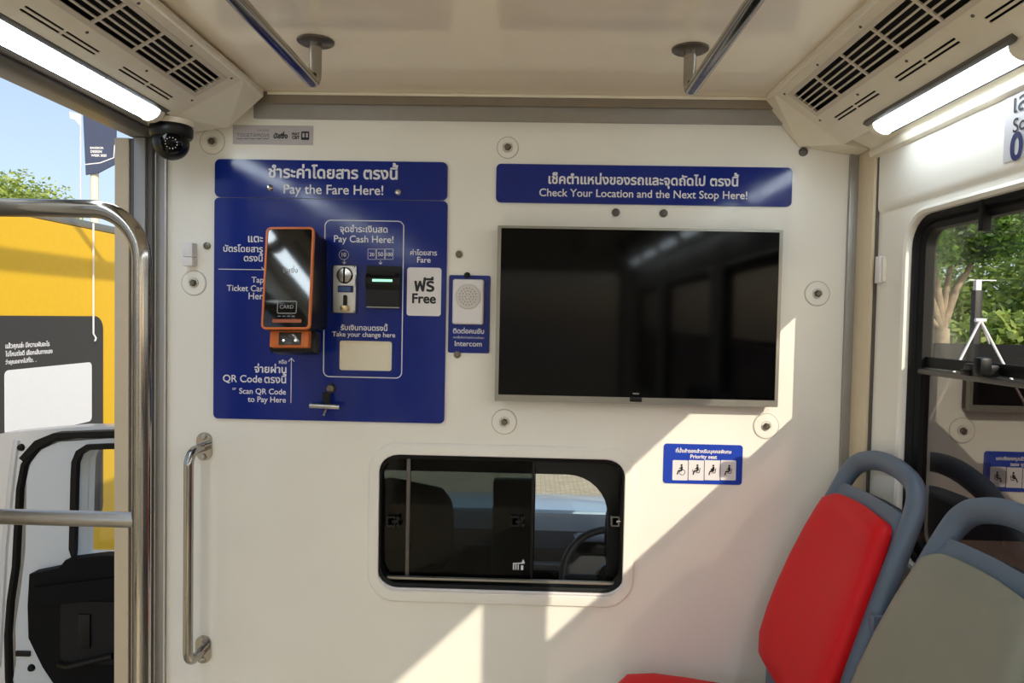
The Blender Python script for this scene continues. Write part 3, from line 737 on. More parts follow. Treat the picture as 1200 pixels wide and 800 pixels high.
b.build('pictograms', M_INK, rt, smooth=0)

# ================================================================== LOGO STICKER
rt = thing('logo_sticker', 'narrow grey sticker with three printed logos above the blue fare sign', 'sticker', atY(320, 168))
Ys = D - .0012; fs = front(Ys)
b = MB(); b.plate(rrect(atY(273, 157).x, atY(320, 169.5).z, atY(367, 157).x, atY(320, 147).z, .001, 2), FRONT, 0, .0012); b.build('backing', mat('sticker_grey', S(186, 180, 182), .4), rt)
b = MB(); lines(b, [('นำทางโดย', 302, 315, 153.8, .0), ('TOGETAMOVE', 277.5, 316, 160.5, .0), ], Ys, .0006)
for k in range(5): c0, c1 = atY(277.5 + k * 7.7, 162.6, Ys), atY(284 + k * 7.7, 162.7, Ys); line2(b, (c0.x, c0.z), (c1.x, c1.z), .0018, fs, .0006)
b.build('thin_lettering', mat('print_grey', S(96, 92, 98), .5), rt, smooth=0)
b = MB(); lines(b, [('บัสซิ่ง', 321, 337, 162, .05), ('MAT', 342.5, 351, 158.5, .05), ('CBT', 342.5, 351, 162.8, .05)], Ys, .0006)
q = pr(353, 154, 362.5, 164, Ys, .003); b.plate(q, fs, None, .0006, [pr(354.5, 156, 357, 161, Ys, .0005, 2), pr(358.5, 156, 361, 161, Ys, .0005, 2)])
b.build('bold_lettering', M_INK, rt, smooth=0)

# ================================================================== WALL BOLTS and screws
def bolt(px_, py_, label, washer=0, r=.009, Y=D, m=None, off=0.0):
    c = atY(px_, py_, Y); rt = thing('wall_bolt', label, 'bolt', (c.x, Y, c.z), 'bolts on the front wall')
    if washer:
        b = MB(); b.lathe([(0, .003), (washer - .004, .003), (washer - .001, .0025), (washer, 0)], (c.x, Y, c.z), (0, -1, 0), 36); b.build('washer', M_WALL, rt)
        b = MB(); b.lathe([(washer + .0015, -.0005), (washer + .0012, .0012), (washer - .0002, .0012), (washer - .0002, -.0005)], (c.x, Y, c.z), (0, -1, 0), 36); b.build('seal_ring', M_SEAL, rt)
    b = MB(); hh = .012 if washer else .006
    b.lathe([(0, hh), (r * .6, hh), (r, hh * .7), (r, 0)], (c.x, Y, c.z), (0, -1, 0), 6 if washer else 16)
    if washer: b.lathe([(r * 1.35, .0045), (r * 1.4, .003), (r * 1.4, .0)], (c.x, Y, c.z), (0, -1, 0), 20)
    b.build('bolt_head', m or M_BOLT, rt)
bolt(595, 173, 'bolt on round white washer directly above the location sign', .026)
bolt(591, 494, 'bolt on round white washer between the television and the small cab window', .031)
bolt(897.5, 499, 'bolt on round white washer between the television corner and the priority seat sign', .031)
bolt(957.5, 344, 'bolt on round white washer beside the television, towards the side window', .030)
bolt(227.5, 331.5, 'bolt on round white washer below the small white sensor box beside the fare panel', .031)
bolt(249, 166, 'bolt on round white washer between the dome camera and the logo sticker', .031)
bolt(538, 298, 'small screw just above the intercom plate', 0, .009)
bolt(536, 415.5, 'small screw just below the intercom plate', 0, .009)
bolt(243, 288, 'small screw between the white sensor box and the blue fare panel', 0, .009)
bolt(941, 178, 'dark screw under the end of the air duct, beyond the location sign', 0, .011, m=M_ALUD)
bolt(721.5, 249, 'dark screw between location sign and television, on the intercom side', 0, .010, m=M_ALUD)
bolt(777.5, 250, 'dark screw between location sign and television, on the side-window side', 0, .010, m=M_ALUD)

# small white sensor boxes
c = atY(227, 299); rt = thing('door_sensor', 'small white two-part sensor box on the front wall beside the fare panel', 'sensor', (c.x, D, c.z - .03))
b = MB(); b.box((c.x - .003, c.z + .012, .014), (.026, .036, .028), .003, FRONT); b.build('upper_housing', M_PLATE, rt)
b = MB(); b.box((c.x - .003, c.z - .018, .014), (.026, .022, .028), .003, FRONT); b.build('lower_housing', M_PLATE, rt)
c = atX(1034, 316, XR); fw = right(XR); rt = thing('door_sensor', 'small white sensor box on the side wall in front of the tree window', 'sensor', (XR, c.y, c.z - .035))
b = MB(); b.box((-c.y, c.z, .006), (.022, .062, .012), .002, fw); b.build('housing', M_PLATE, rt)
b = MB(); b.box((-c.y + .016, c.z, .004), (.008, .058, .008), .002, fw); b.build('magnet', M_CREAM, rt)

# route sticker on the side wall
Xs = XR - .0062; fx = right(Xs)
y1 = atX(1177, 150, Xs).y; z1 = atX(1178, 108, Xs).z + .022; z0 = .5 * (atX(1178, 196, Xs).z + 1.573)
zl = [atX(1190, q_, Xs).z for q_ in (132, 155, 187)]
rt = thing('route_sticker', 'pale grey sticker with black writing high on the side wall above the tree window', 'sticker', (Xs, y1 - .2, z0))
b = MB(); b.plate(rrect(-y1, z0 + .008, -y1 + .42, z1 - .022, .002, 2), right(XR - .0055), 0, .0007); b.build('backing', mat('sticker_light', S(196, 194, 198), .35), rt)
b = MB()
ya = atX(1188, 150, Xs).y
letter(b, 'เส', -ya, -ya + .032, zl[0], fx, .0012, .015, 1.0); letter(b, 'So', -ya, -ya + .031, zl[1], fx, .0012, .015)
b.build('lettering', M_INK, rt, smooth=0)
b = MB(); letter(b, '0', -ya - .004, -ya + .024, zl[2], fx, .0012, .03); b.build('number', M_NAVY, rt, smooth=0)

# ================================================================== DOME CAMERA
c = atY(201, 150, 1.66); zc = c.z + .004
rt = thing('security_camera', 'black dome security camera under the air duct above the doorway', 'camera', (c.x, 1.66, zc))
b = MB(); b.lathe([(0, 0), (.046, 0), (.048, -.006), (.047, -.022), (.043, -.028), (0, -.028)], (c.x, 1.66, zc), (0, 0, 1), 32); b.build('base', M_BLACK, rt)
b = MB(); b.lathe([(0, 0), (.05, 0), (.05, .012), (0, .012)], (c.x, 1.66, zc), (0, 0, 1), 24); b.build('mounting_block', M_CREAM, rt)
dc = Vector((c.x + .002, 1.655, zc - .040)); ax = (CAM - dc).normalized()
b = MB(); b.lathe([(.040 * math.sin(t_ * PI / 14), .040 * math.cos(t_ * PI / 14)) for t_ in range(15)], dc, ax, 28); ball = b.build('ball', M_BLACK, rt)
b = MB(); b.lathe([(0, .041), (.014, .0408), (.022, .037), (.024, .033)], dc, ax, 28); b.build('lens_window', M_SCREEN, ball)
b = MB(); X = ax.orthogonal().normalized(); Yv = ax.cross(X)
for k in range(12):
    a_ = 2 * PI * k / 12; b.lathe([(0, .0425), (.0010, .042), (.0013, .038)], dc + (X * math.cos(a_) + Yv * math.sin(a_)) * .0125, ax, 8)
b.build('infrared_lights', M_PLATE, ball)

# ================================================================== BUS SEATS (bench along the side wall, facing the aisle)
PROF = [(.47, .566), (.53, .573), (.60, .594), (.68, .621), (.76, .651), (.84, .684), (.90, .710), (.955, .732), (.975, .740)]
PROF = [(z_ + .02, x_ + .028) for z_, x_ in PROF]
def bx_(z):
    for (z0, x0), (z1, x1) in zip(PROF, PROF[1:]):
        if z <= z1: return x0 + (x1 - x0) * (z - z0) / (z1 - z0)
    return PROF[-1][1]
def nrm(z):
    d_ = (bx_(z + .01) - bx_(z - .01)) / .02; v = Vector((-1, 0, d_)); return v.normalized()
def seat(yc, pad, label, group):
    rt = thing('bus_seat', label, 'seat', (.5, yc, 0), group)
    # padded backrest
    secs = []
    zs = [.485, .49, .51, .55, .61, .67, .74, .81, .865, .892, .906, .911]
    hw = dict(zip(zs, (.11, .15, .168, .178, .181, .179, .172, .162, .151, .144, .136, .120)))
    for z in zs:
        h = hw[z]; th = .034 if .50 < z < .90 else .02; o_ = []
        for k in range(32):
            a = 2 * PI * k / 32; cy, sy = math.cos(a), math.sin(a)
            yy_ = h * math.copysign(abs(cy) ** .45, cy); dd = th * (.55 if sy < 0 else 1) * math.copysign(abs(sy) ** .6, sy)
            crown = -.014 * (1 - (yy_ / .19) ** 2)          # hollowed across the back
            zt_ = z - .014 * (yy_ / .15) ** 2 * max(0, (z - .835) / .073)
            p = Vector((bx_(zt_), yc + yy_, zt_)) + nrm(zt_) * (dd + .014 + (crown if sy > 0 else 0))
            o_.append(p)
        secs.append(o_)
    b = MB(); b.loft(secs); b.build('backrest_pad', pad, rt, smooth=60)
    # moulded shell behind it with the grab loop on top
    b = MB(); secs = []
    for z, h in ((.40, .16), (.42, .190), (.50, .197), (.60, .196), (.70, .190), (.80, .178), (.86, .168), (.905, .158), (.928, .150), (.936, .14)):
        o_ = []
        for k in range(28):
            a = 2 * PI * k / 28; cy, sy = math.cos(a), math.sin(a)
            yy_ = h * math.copysign(abs(cy) ** .4, cy); dd = .02 * math.copysign(abs(sy) ** .7, sy)
            zt_ = z - .012 * (yy_ / .18) ** 2 * max(0, (z - .83) / .11)
            o_.append(Vector((bx_(zt_) + (.006 if z < .45 else 0), yc + yy_, zt_)) + nrm(zt_) * (dd - .012))
        secs.append(o_)
    b.loft(secs); b.build('shell', M_FRAME, rt, smooth=60)
    b = MB()
    path = []
    half = [(.178, .49), (.181, .62), (.179, .72), (.172, .80), (.163, .87), (.154, .925), (.143, .958), (.124, .980), (.095, .992), (.05, 1.001)]
    for y_, z_ in [(-q[0], q[1]) for q in half] + [(0, 1.004)] + half[::-1]:
        path.append(Vector((bx_(z_), yc + y_, z_)) - nrm(z_) * .008)
    sm = []
    for i in range(len(path) - 1):
        p0, p1, p2, p3 = path[max(0, i - 1)], path[i], path[i + 1], path[min(len(path) - 1, i + 2)]
        for k in range(4):
            t_ = k / 4; sm.append(.5 * ((2 * p1) + (p2 - p0) * t_ + (2 * p0 - 5 * p1 + 4 * p2 - p3) * t_ ** 2 + (3 * p1 - p0 - 3 * p2 + p3) * t_ ** 3))
    sm.append(path[-1])
    b.tube(sm, .0185, 16, ry=.0225, up=(1, 0, .4)); b.build('grab_loop', M_FRAME, rt, smooth=60)
    # seat cushion and its tray
    secs = []
    for x, h, dz in ((.225, .12, -.038), (.232, .16, -.030), (.255, .182, -.022), (.32, .190, -.022), (.40, .190, -.030), (.50, .186, -.042), (.545, .176, -.046), (.552, .15, -.05)):
        o_ = []
        for k in range(28):
            a = 2 * PI * k / 28; cy, sy = math.cos(a), math.sin(a)
            yy_ = h * math.copysign(abs(cy) ** .45, cy); dd = .028 * math.copysign(abs(sy) ** .6, sy)
            o_.append(Vector((x, yc + yy_, .445 + dz + dd - (.010 * (1 - (yy_ / .19) ** 2) if sy > 0 else 0))))
        secs.append(o_)
    b = MB(); b.loft(secs); b.build('seat_cushion', pad, rt, smooth=60)
    b = MB(); b.box((.395, yc, .372), (.36, .40, .035), .014, seg=3); b.box((.57, yc, .40), (.05, .26, .09), .012, seg=3); b.build('seat_tray', M_FRAME, rt, smooth=50)
    for dy in (-.13, .13):
        b = MB(); b.tube([(.44, yc + dy, .36), (.44, yc + dy, .006)], .019, 14); b.lathe([(0, 0), (.045, 0), (.045, .006), (0, .006)], (.44, yc + dy, 0), (0, 0, 1), 20); b.build('leg', M_BRUSH, rt)
    # bracket between neighbouring shells
    b = MB(); b.box((.672, yc - .196, .735), (.035, .024, .04), .008); b.build('side_bracket', M_FRAME, rt)
    return rt
seat(1.535, M_RED, 'red padded bus seat with blue-grey frame in the front corner', None)
seat(1.115, M_GREY, 'grey padded bus seat with blue-grey frame next to the red seat', 'grey seats along the side wall')
seat(.695, M_GREY, 'grey padded bus seat, second grey one from the red seat', 'grey seats along the side wall')
seat(.275, M_GREY, 'grey padded bus seat, third grey one from the red seat', 'grey seats along the side wall')

# ================================================================== DRIVER'S CAB seen through the small window
M_CABG = mat('cab_grey', S(36, 39, 44), .55, var=.06); M_SEATB = mat('cab_seat_black', S(18, 20, 25), .4, var=.05)
M_CABW = mat('cab_white', S(214, 222, 230), .25, coat=.4, var=.01)
CY0 = 1.875
rt = thing('driver_cab', "dark driver's cab with windscreen, behind the small window of the front wall", 'cab', (0, 2.6, -.4))
b = MB(); b.plate([(-.95, -.40), (.80, -.40), (.80, .98), (-.95, .98)], front(CY0), -.02, 0, [rrect(-.56, .45, .218, .888, .11, 8)]); b.build('cab_rear_panel', M_BLACK, rt)
b = MB(); b.prism([(-1.0, .92), (-.9, 1.0), (.76, 1.0), (.86, .92), (.80, .92), (.72, .95), (-.86, .95), (-.94, .92)], CY0 - .02, 2.95); b.build('cab_roof', M_CABW, rt)
b = MB(); b.box((-.07, 2.55, -.42), (1.8, 1.4, .06)); b.build('cab_floor', M_CABG, rt)
for sx in (-.955, .815):
    b = MB(); b.box((sx, 2.56, .0), (.06, 1.34, .84), .02); b.build('cab_side', M_BLACK, rt)
    b = MB(); b.tube([(sx, 2.92, .93), (sx, 3.22, .66), (sx, 3.54, .36)], .04, 12); b.build('cab_pillar', M_BLACK, rt)
b = MB(); b.tube([(-.93, 2.93, .93), (-.4, 2.96, .95), (.25, 2.96, .95), (.80, 2.93, .93)], .03, 12); b.build('windscreen_header', M_BLACK, rt)
b = MB(); b.loft([[Vector((x, 2.95, .93)) for x in (-.93, .79)] + [Vector((x, 2.955, .93)) for x in (.79, -.93)], [Vector((x, 3.56, .335)) for x in (-.93, .79)] + [Vector((x, 3.565, .335)) for x in (.79, -.93)]]); b.build('windscreen', G_CLEAR, rt)
b = MB(); secs = []
for y, z, h in ((3.58, .320, .86), (3.8, .305, .86), (4.1, .262, .85), (4.4, .200, .82), (4.5, .14, .80), (4.52, -.1, .80)):
    secs.append([Vector((-.07 + x * h, y, z + .012 * (1 - x * x) if zt_ else -.5)) for x, zt_ in ((-1, 1), (-.7, 1), (-.3, 1), (0, 1), (.3, 1), (.7, 1), (1, 1), (1, 0), (-1, 0))])
b.loft(secs); b.build('bonnet', mat('pale_blue_paint', S(176, 204, 226), .25, coat=.5, var=.01), rt, label='pale blue bonnet')
# dashboard
b = MB(); b.loft([[Vector((x, y, z)) for y, z in ((3.05, -.25), (2.96, -.05), (2.93, .20), (2.95, .34), (3.02, .392), (3.25, .385), (3.50, .335), (3.50, -.25))] for x in (-.92, -.3, .78)]); 
rt = thing('dashboard', 'dark vehicle dashboard seen through the small cab window', 'dashboard', (-.07, 3.2, .1)); b.build('dashboard_body', M_CABG, rt)
b = MB(); b.box((.06, 2.92, .20), (.24, .05, .18), .02); b.build('centre_console', mat('console_grey', S(72, 78, 86), .4), rt)
b = MB(); b.box((.06, 2.89, .22), (.17, .02, .09), .006); b.build('console_display', M_SCREEN, rt)
b = MB(); b.box((.36, 2.98, .36), (.32, .16, .06), .025); b.build('instrument_hood', M_BLACK, rt)
sc_ = Vector((.33, 2.70, .31)); sn = Vector((0, -.86, .5)).normalized(); X = Vector((1, 0, 0)); Yv = sn.cross(X)
rt = thing('steering_wheel', 'black steering wheel in front of the dashboard beyond the cab window', 'steering wheel', sc_)
b = MB(); b.tube([sc_ + (X * math.cos(a) + Yv * math.sin(a)) * .185 for a in [2 * PI * k / 40 for k in range(40)]], .015, 10, closed=True); b.build('rim', M_CABG, rt)
b = MB(); b.lathe([(0, .02), (.05, .018), (.06, 0), (.03, -.12), (.03, -.25)], sc_, sn, 20); b.build('hub', M_BLACK, rt)
for a in (0, PI, -PI / 2):
    b = MB(); b.tube([sc_, sc_ + (X * math.cos(a) + Yv * math.sin(a)) * .18], .014, 10); b.build('spoke', M_CABG, rt)
def cab_seat(xc, label):
    rt = thing('cab_seat', label, 'seat', (xc, 2.3, -.38), 'front seats in the cab')
    def pillow(cx, cy, cz, sx, sy, sz, tilt, name, m):
        secs = []; n = 10
        for i in range(n + 1):
            t_ = -1 + 2 * i / n; s_ = max(.05, (1 - abs(t_) ** 4) ** .35)
            secs.append([Vector((cx + sx * s_ * math.copysign(abs(math.cos(a)) ** .6, math.cos(a)), cy + sy * s_ * math.sin(a) + tilt * t_ * sz, cz + sz * t_)) for a in [2 * PI * k / 24 for k in range(24)]])
        b_ = MB(); b_.loft(secs); return b_.build(name, m, rt, smooth=60)
    pillow(xc, 2.16, .18, .25, .085, .34, -.16, 'seat_back', M_SEATB)
    pillow(xc, 2.10, .665, .185, .06, .155, -.12, 'headrest', M_SEATB)
    b_ = MB()
    for dx in (-.05, .05):
        b_ = MB(); b_.tube([(xc + dx, 2.12, .46), (xc + dx, 2.11, .56)], .007, 8); b_.build('headrest_post', M_STEEL, rt)
    b_ = MB(); b_.box((xc, 2.45, -.22), (.5, .56, .2), .06, seg=3); b_.build('seat_cushion', M_SEATB, rt, smooth=50)
cab_seat(-.40, 'black cab seat behind the dark pane of the small cab window')
cab_seat(.42, 'black driver seat behind the clear pane of the small cab window')
c0, c1 = atY(578, 563, 2.3), atY(626, 655, 2.3)
b = MB(); b.box(((c0.x + c1.x) / 2, 2.33, (c0.z + c1.z) / 2), (c1.x - c0.x, .06, c0.z - c1.z), .01); 
rt = thing('control_box', 'upright black box between the two cab seats', 'box', ((c0.x + c1.x) / 2, 2.33, c1.z)); b.build('housing', M_BLACK, rt)
b = MB(); b.tube([((c0.x + c1.x) / 2, 2.33, c1.z + .02), ((c0.x + c1.x) / 2, 2.33, -.38)], .02, 12); b.build('stand', M_BLACK, rt)

# ================================================================== OUTSIDE
M_PAVE = None
def pave():
    m = bpy.data.materials.new('paving'); m.use_nodes = True; t = m.node_tree; bs = t.nodes['Principled BSDF']; bs.inputs['Roughness'].default_value = .85
    tc = t.nodes.new('ShaderNodeTexCoord'); br = t.nodes.new('ShaderNodeTexBrick'); t.links.new(tc.outputs['Object'], br.inputs[0])
    br.inputs['Color1'].default_value = S(206, 192, 160) + (1,); br.inputs['Color2'].default_value = S(186, 172, 142) + (1,); br.inputs['Mortar'].default_value = S(140, 130, 110) + (1,)
    br.inputs['Scale'].default_value = 4; br.inputs['Mortar Size'].default_value = .02
    t.links.new(br.outputs[0], bs.inputs['Base Color']); return m
b = MB(); b.plate([(-40, -30), (40, -30), (40, 60), (-40, 60)], Fr((0, 0, ZG), (1, 0, 0), (0, 1, 0), (0, 0, 1)), -.1, 0); struct(b.build('ground', pave()))

# yellow hoarding
XH = -2.9; fh = leftw(XH)
def hx(px_, py_): p_ = atX(px_, py_, XH); return (p_.y, p_.z)
zt0 = hx(0, 250)[1]; zt1 = hx(133, 272)[1]; ztop = (zt0 + zt1) / 2
rt = thing('yellow_hoarding', 'yellow display wall with dark grey poster outside the open doorway', 'display wall', (XH, 4, ZG))
b = MB(); b.plate([(2.2, ZG), (6.2, ZG), (6.2, ztop), (2.2, ztop)], fh, -.12, 0); b.build('yellow_board', M_YEL, rt)
pL, pT, pRt = 2.4, hx(60, 370)[1], hx(120, 390)[0]
b = MB(); b.plate(rrect(pL, hx(115, 607)[1], pRt, pT, .09), fh, 0, .006); ps = b.build('poster', M_CHAR, rt)
w0_, w1_ = hx(106, 424), hx(106, 493)
b = MB(); b.plate(rrect(hx(4, 440)[0], w1_[1] - .0, w0_[0], w0_[1], .03), fh, .006, .009)
b.build('white_panel', M_OFFW, ps)
b = MB(); b.plate(rrect(hx(4, 440)[0], hx(107, 596)[1], hx(107.5, 560)[0], hx(107, 520)[1], .04), fh, .006, .009); b.build('white_panel', M_OFFW, ps)
b = MB()
for tx, xa, xb, ya_, yb_ in (('แล้วคุณล่ะ มีความฝันอะไร !', 5, 59, 409, 404), ('ไปไหนต่อดี เลือกเส้นทางเอง', 5, 60, 418, 413), ('ว่าคุณอยากไปที่ใด…', 5, 41, 426, 424)):
    q0, q1 = hx(xa, ya_), hx(xb, yb_); letter(b, tx, q0[0], q1[0], (q0[1] + q1[1]) / 2, fh, .0075, .04)
b.build('lettering', M_WHITE, ps, smooth=0)
b = MB(); b.box((4.2, ztop + .03, -.06), (4.0, .05, .10), .01, fh); b.build('top_rail', M_SILVER, rt)
q = hx(106, 396); qt = ztop
b = MB(); b.tube([fh(q[0], qt + .04, .02), fh(q[0], q[1] + .03, .02), fh(q[0] + .02, q[1], .025), fh(q[0] + .0, q[1] - .02, .03)], .0055, 8); o = b.build('hanging_cord', M_WHITE); tag(o, 'thin white cord hanging down the yellow display wall', 'cord')

# unseen frame added above the doorway to cast the shadow band across the yellow wall
def back_to(px_, py_, X):                          # where the sunlight that reaches this spot of the yellow wall passes x = X
    p_ = atX(px_, py_, XH); t_ = (X - XH) / SUN_DIR.x; return p_ + SUN_DIR * t_
A0, A1 = back_to(-40, 306, -1.5), back_to(160, 316, -1.5)
zA = (A0.z + A1.z) / 2; B0, B1 = back_to(95, 272, -1.5), back_to(130, 320, -1.5)
rt = thing('shadow_frame', 'grey frame over the doorway, added out of view to shade the yellow wall', 'shadow caster', (-1.5, A0.y, ZG))
b = MB(); b.box((-1.5, (A0.y + A1.y) / 2 , zA), (.05, A1.y - A0.y + 1.2, .09), .006); b.build('front_bar', M_ALU, rt)
b = MB(); b.tube([B0 + (B0 - B1) * .6, B1], .022, 10); b.build('brace', M_ALU, rt)
b = MB(); b.tube([(-1.5, A0.y - .55, ZG), (-1.5, A0.y - .55, zA)], .03, 12); b.build('post', M_ALU, rt)

# open cab door of the bus (seen through the doorway)
YDR = 2.9; fd = front(YDR)
def dp(px_, py_, Y=YDR): p_ = atY(px_, py_, Y); return (p_.x, p_.z)
rt = thing('cab_door', 'open white cab door with black trim card outside the doorway', 'vehicle door', (-1.05, YDR, -.5))
outer = [dp(-28, 830), dp(-30, 700), dp(-22, 600), dp(-10, 530), dp(0, 508), dp(40, 504), dp(90, 500), dp(160, 499), (-1.06, dp(160, 500)[1]), (-1.06, dp(60, 900)[1]), dp(-10, 900)]
win = [dp(94, 652), dp(94, 640), dp(95, 600), dp(96, 560), dp(97, 540), dp(101, 530), dp(109, 525), dp(133, 524), (-1.16, dp(133, 520)[1]), (-1.16, dp(133, 648)[1])]
b = MB(); b.plate(outer, fd, -.09, 0, [win]); b.build('door_panel', M_DOORW, rt, smooth=25)
# inner stamped frame, a little proud
inner = [dp(18, 900), dp(20, 800), dp(25, 770), dp(24, 730), dp(30, 690), dp(36, 640), dp(37, 560), dp(42, 540), dp(54, 525), dp(75, 516), dp(133, 512), (-1.08, dp(133, 512)[1]), (-1.08, dp(60, 900)[1])]
b = MB(); b.plate(inner, fd, 0, .03, [win]); b.build('inner_frame', mat('door_inner_white', S(206, 213, 218), .35, var=.01), rt, smooth=25)
sp_ = [dp(24, 840), dp(17, 790), dp(16, 740), dp(19, 700), dp(25, 660), dp(27, 620), dp(30, 570), dp(35, 543), dp(48, 524), dp(68, 512), dp(95, 508), dp(150, 507), dp(220, 507)]
b = MB(); b.tube([fd(x, z, .03) for x, z in sp_], .0155, 10); b.build('rubber_seal', M_RUB, rt)
b = MB(); b.plate([dp(32, 534), dp(50, 514), dp(72, 505), dp(160, 502), dp(160, 507), dp(74, 511), dp(54, 522), dp(37, 538)], fd, 0, .05); b.build('weather_strip', M_RUB, rt, smooth=0)
b = MB(); b.sweep(win, [(.024, .02), (.022, .042), (.0, .040), (-.004, .02)], fd); b.build('window_gasket', M_RUB, rt)
b = MB(); b.plate(win, fd, -.05, -.045); b.build('window_glass', G_CLEAR, rt)
cardp = [dp(51, 664), dp(85, 657), dp(92, 648), dp(133, 643), (-1.1, dp(133, 640)[1]), (-1.1, dp(88, 900)[1]), dp(120, 900), dp(86, 800), dp(66, 770), dp(50, 737), dp(49, 700)]
b = MB(); b.plate(cardp, fd, .03, .085); cd_ = b.build('door_card', M_CARD, rt, smooth=25)
arm = [dp(58, 678), dp(190, 662), dp(190, 684), dp(62, 700)]
b = MB(); b.plate(arm, fd, .085, .10); b.build('card_ridge', M_CARD, cd_, smooth=0)
hr = rrect(*dp(87, 765), *dp(160, 696), .03)
b = MB(); b.plate(hr, fd, .084, .088); b.build('handle_recess', M_DARK, cd_)
b = MB(); b.tube(bend([fd(*dp(86, 766), .09), fd(*dp(100, 766), .11), fd(*dp(150, 754), .11)], .03), .012, 10); b.box((dp(115, 728)[0], dp(115, 728)[1], .092), (.05, .14, .01), .004, fd); b.build('pull_handle', M_BLACK, cd_)
c = dp(34, 761); b = MB(); b.box((c[0], c[1], .034), (.06, .022, .012), .003, fd); b.build('door_latch', M_BLACK, rt)
for q in ((25, 524), (43, 778)):
    c = dp(*q); b = MB(); b.lathe([(0, .012), (.012, .010), (.016, 0)], fd(c[0], c[1], .03 if q[0] > 30 else .0), (0, -1, 0), 14); b.build('rubber_stop', M_RUB, rt)
# body crease on the outer flange
b = MB(); b.tube([fd(*dp(20, 515), .0), fd(*dp(14, 560), .0), fd(*dp(6, 640), .0), fd(*dp(-2, 780), .0)], .014, 8); b.build('body_crease', M_DOORW, rt)

# banner and pole
YBn = 9.0; fbn = front(YBn)
def bp_(px_, py_): p_ = atY(px_, py_, YBn); return (p_.x, p_.z)
rt = thing('banner', 'dark blue street banner with white lettering beyond the yellow display wall', 'banner', (bp_(107, 200)[0], YBn, ZG))
fabric = [bp_(96, 60), bp_(98, 140), bp_(101, 205), bp_(106, 204), bp_(115, 203), bp_(136, 192), bp_(137, 60)]
b = MB(); b.plate(fabric, fbn, -.01, .01); cl = b.build('cloth', mat('banner_navy', S(62, 72, 100), .7), rt, smooth=0)
b = MB()
for tx, xa, xb, yb_ in (('BANGKOK', 106.5, 122, 174.5), ('DESIGN', 107, 120, 179), ('WEEK 2025', 107.5, 125.5, 183.5)):
    q0, q1 = bp_(xa, yb_), bp_(xb, yb_); letter(b, tx, q0[0], q1[0], q0[1], fbn, .013, .04)
for a_, b_ in (((100, 193), (118, 191)), ((118, 191), (134, 185)), ((134, 185), (135, 170))): line2(b, bp_(*a_), bp_(*b_), .012, fbn, .013)
b.build('lettering', M_WHITE, cl, smooth=0)
x_ = bp_(107, 200)[0]; b = MB(); b.tube([(x_, YBn + .07, ZG), (x_, YBn + .07, 6)], .05, 12); b.build('pole', mat('cream_pole', S(222, 214, 196), .5), rt)
rt = thing('flagpole', 'thin white mast with small flag beside the dark blue street banner', 'mast', (atY(94.5, 200, 11).x, 11, ZG))
p0 = atY(94.5, 200, 11); b = MB(); b.tube([(p0.x, 11, ZG), (p0.x, 11, atY(94, 128, 11).z)], .013, 10); b.build('mast', mat('mast_grey', S(196, 200, 208), .6), rt)
q = [atY(94, 134, 11), atY(82, 131, 11), atY(83, 139, 11), atY(89, 141, 11), atY(94, 147, 11)]
b = MB(); b.plate([(p_.x, p_.z) for p_ in q], front(11), -.02, .02); b.build('flag', mat('flag_white', S(206, 210, 220), .6), rt)

# trees
M_BARK = mat('bark', S(146, 130, 108), .85, var=.25, scale=12)
M_BARKD = mat('dark_bark', S(96, 82, 66), .9, var=.25, scale=12)
def leafmat(name, a, bcol):
    m = bpy.data.materials.new(name); m.use_nodes = True; t = m.node_tree; bs = t.nodes['Principled BSDF']; bs.inputs['Roughness'].default_value = .45
    tc = t.nodes.new('ShaderNodeTexCoord'); n = t.nodes.new('ShaderNodeTexNoise'); n.inputs['Scale'].default_value = 5; n.inputs['Detail'].default_value = 6
    r = t.nodes.new('ShaderNodeValToRGB'); r.color_ramp.elements[0].position = .35; r.color_ramp.elements[1].position = .65
    r.color_ramp.elements[0].color = a + (1,); r.color_ramp.elements[1].color = bcol + (1,)
    t.links.new(tc.outputs['Object'], n.inputs[0]); t.links.new(n.outputs[0], r.inputs[0]); t.links.new(r.outputs[0], bs.inputs['Base Color'])
    tr = t.nodes.new('ShaderNodeBsdfTranslucent'); t.links.new(r.outputs[0], tr.inputs[0]); mx = t.nodes.new('ShaderNodeMixShader'); mx.inputs[0].default_value = .35
    t.links.new(bs.outputs[0], mx.inputs[1]); t.links.new(tr.outputs[0], mx.inputs[2]); t.links.new(mx.outputs[0], t.nodes['Material Output'].inputs[0])
    return m
LF_D = leafmat('leaf_dark_green', S(52, 92, 30), S(110, 150, 48))
LF_L = leafmat('leaf_light_green', S(120, 148, 66), S(178, 192, 104))
LF_M = leafmat('leaf_mid_green', S(84, 116, 50), S(150, 168, 84))
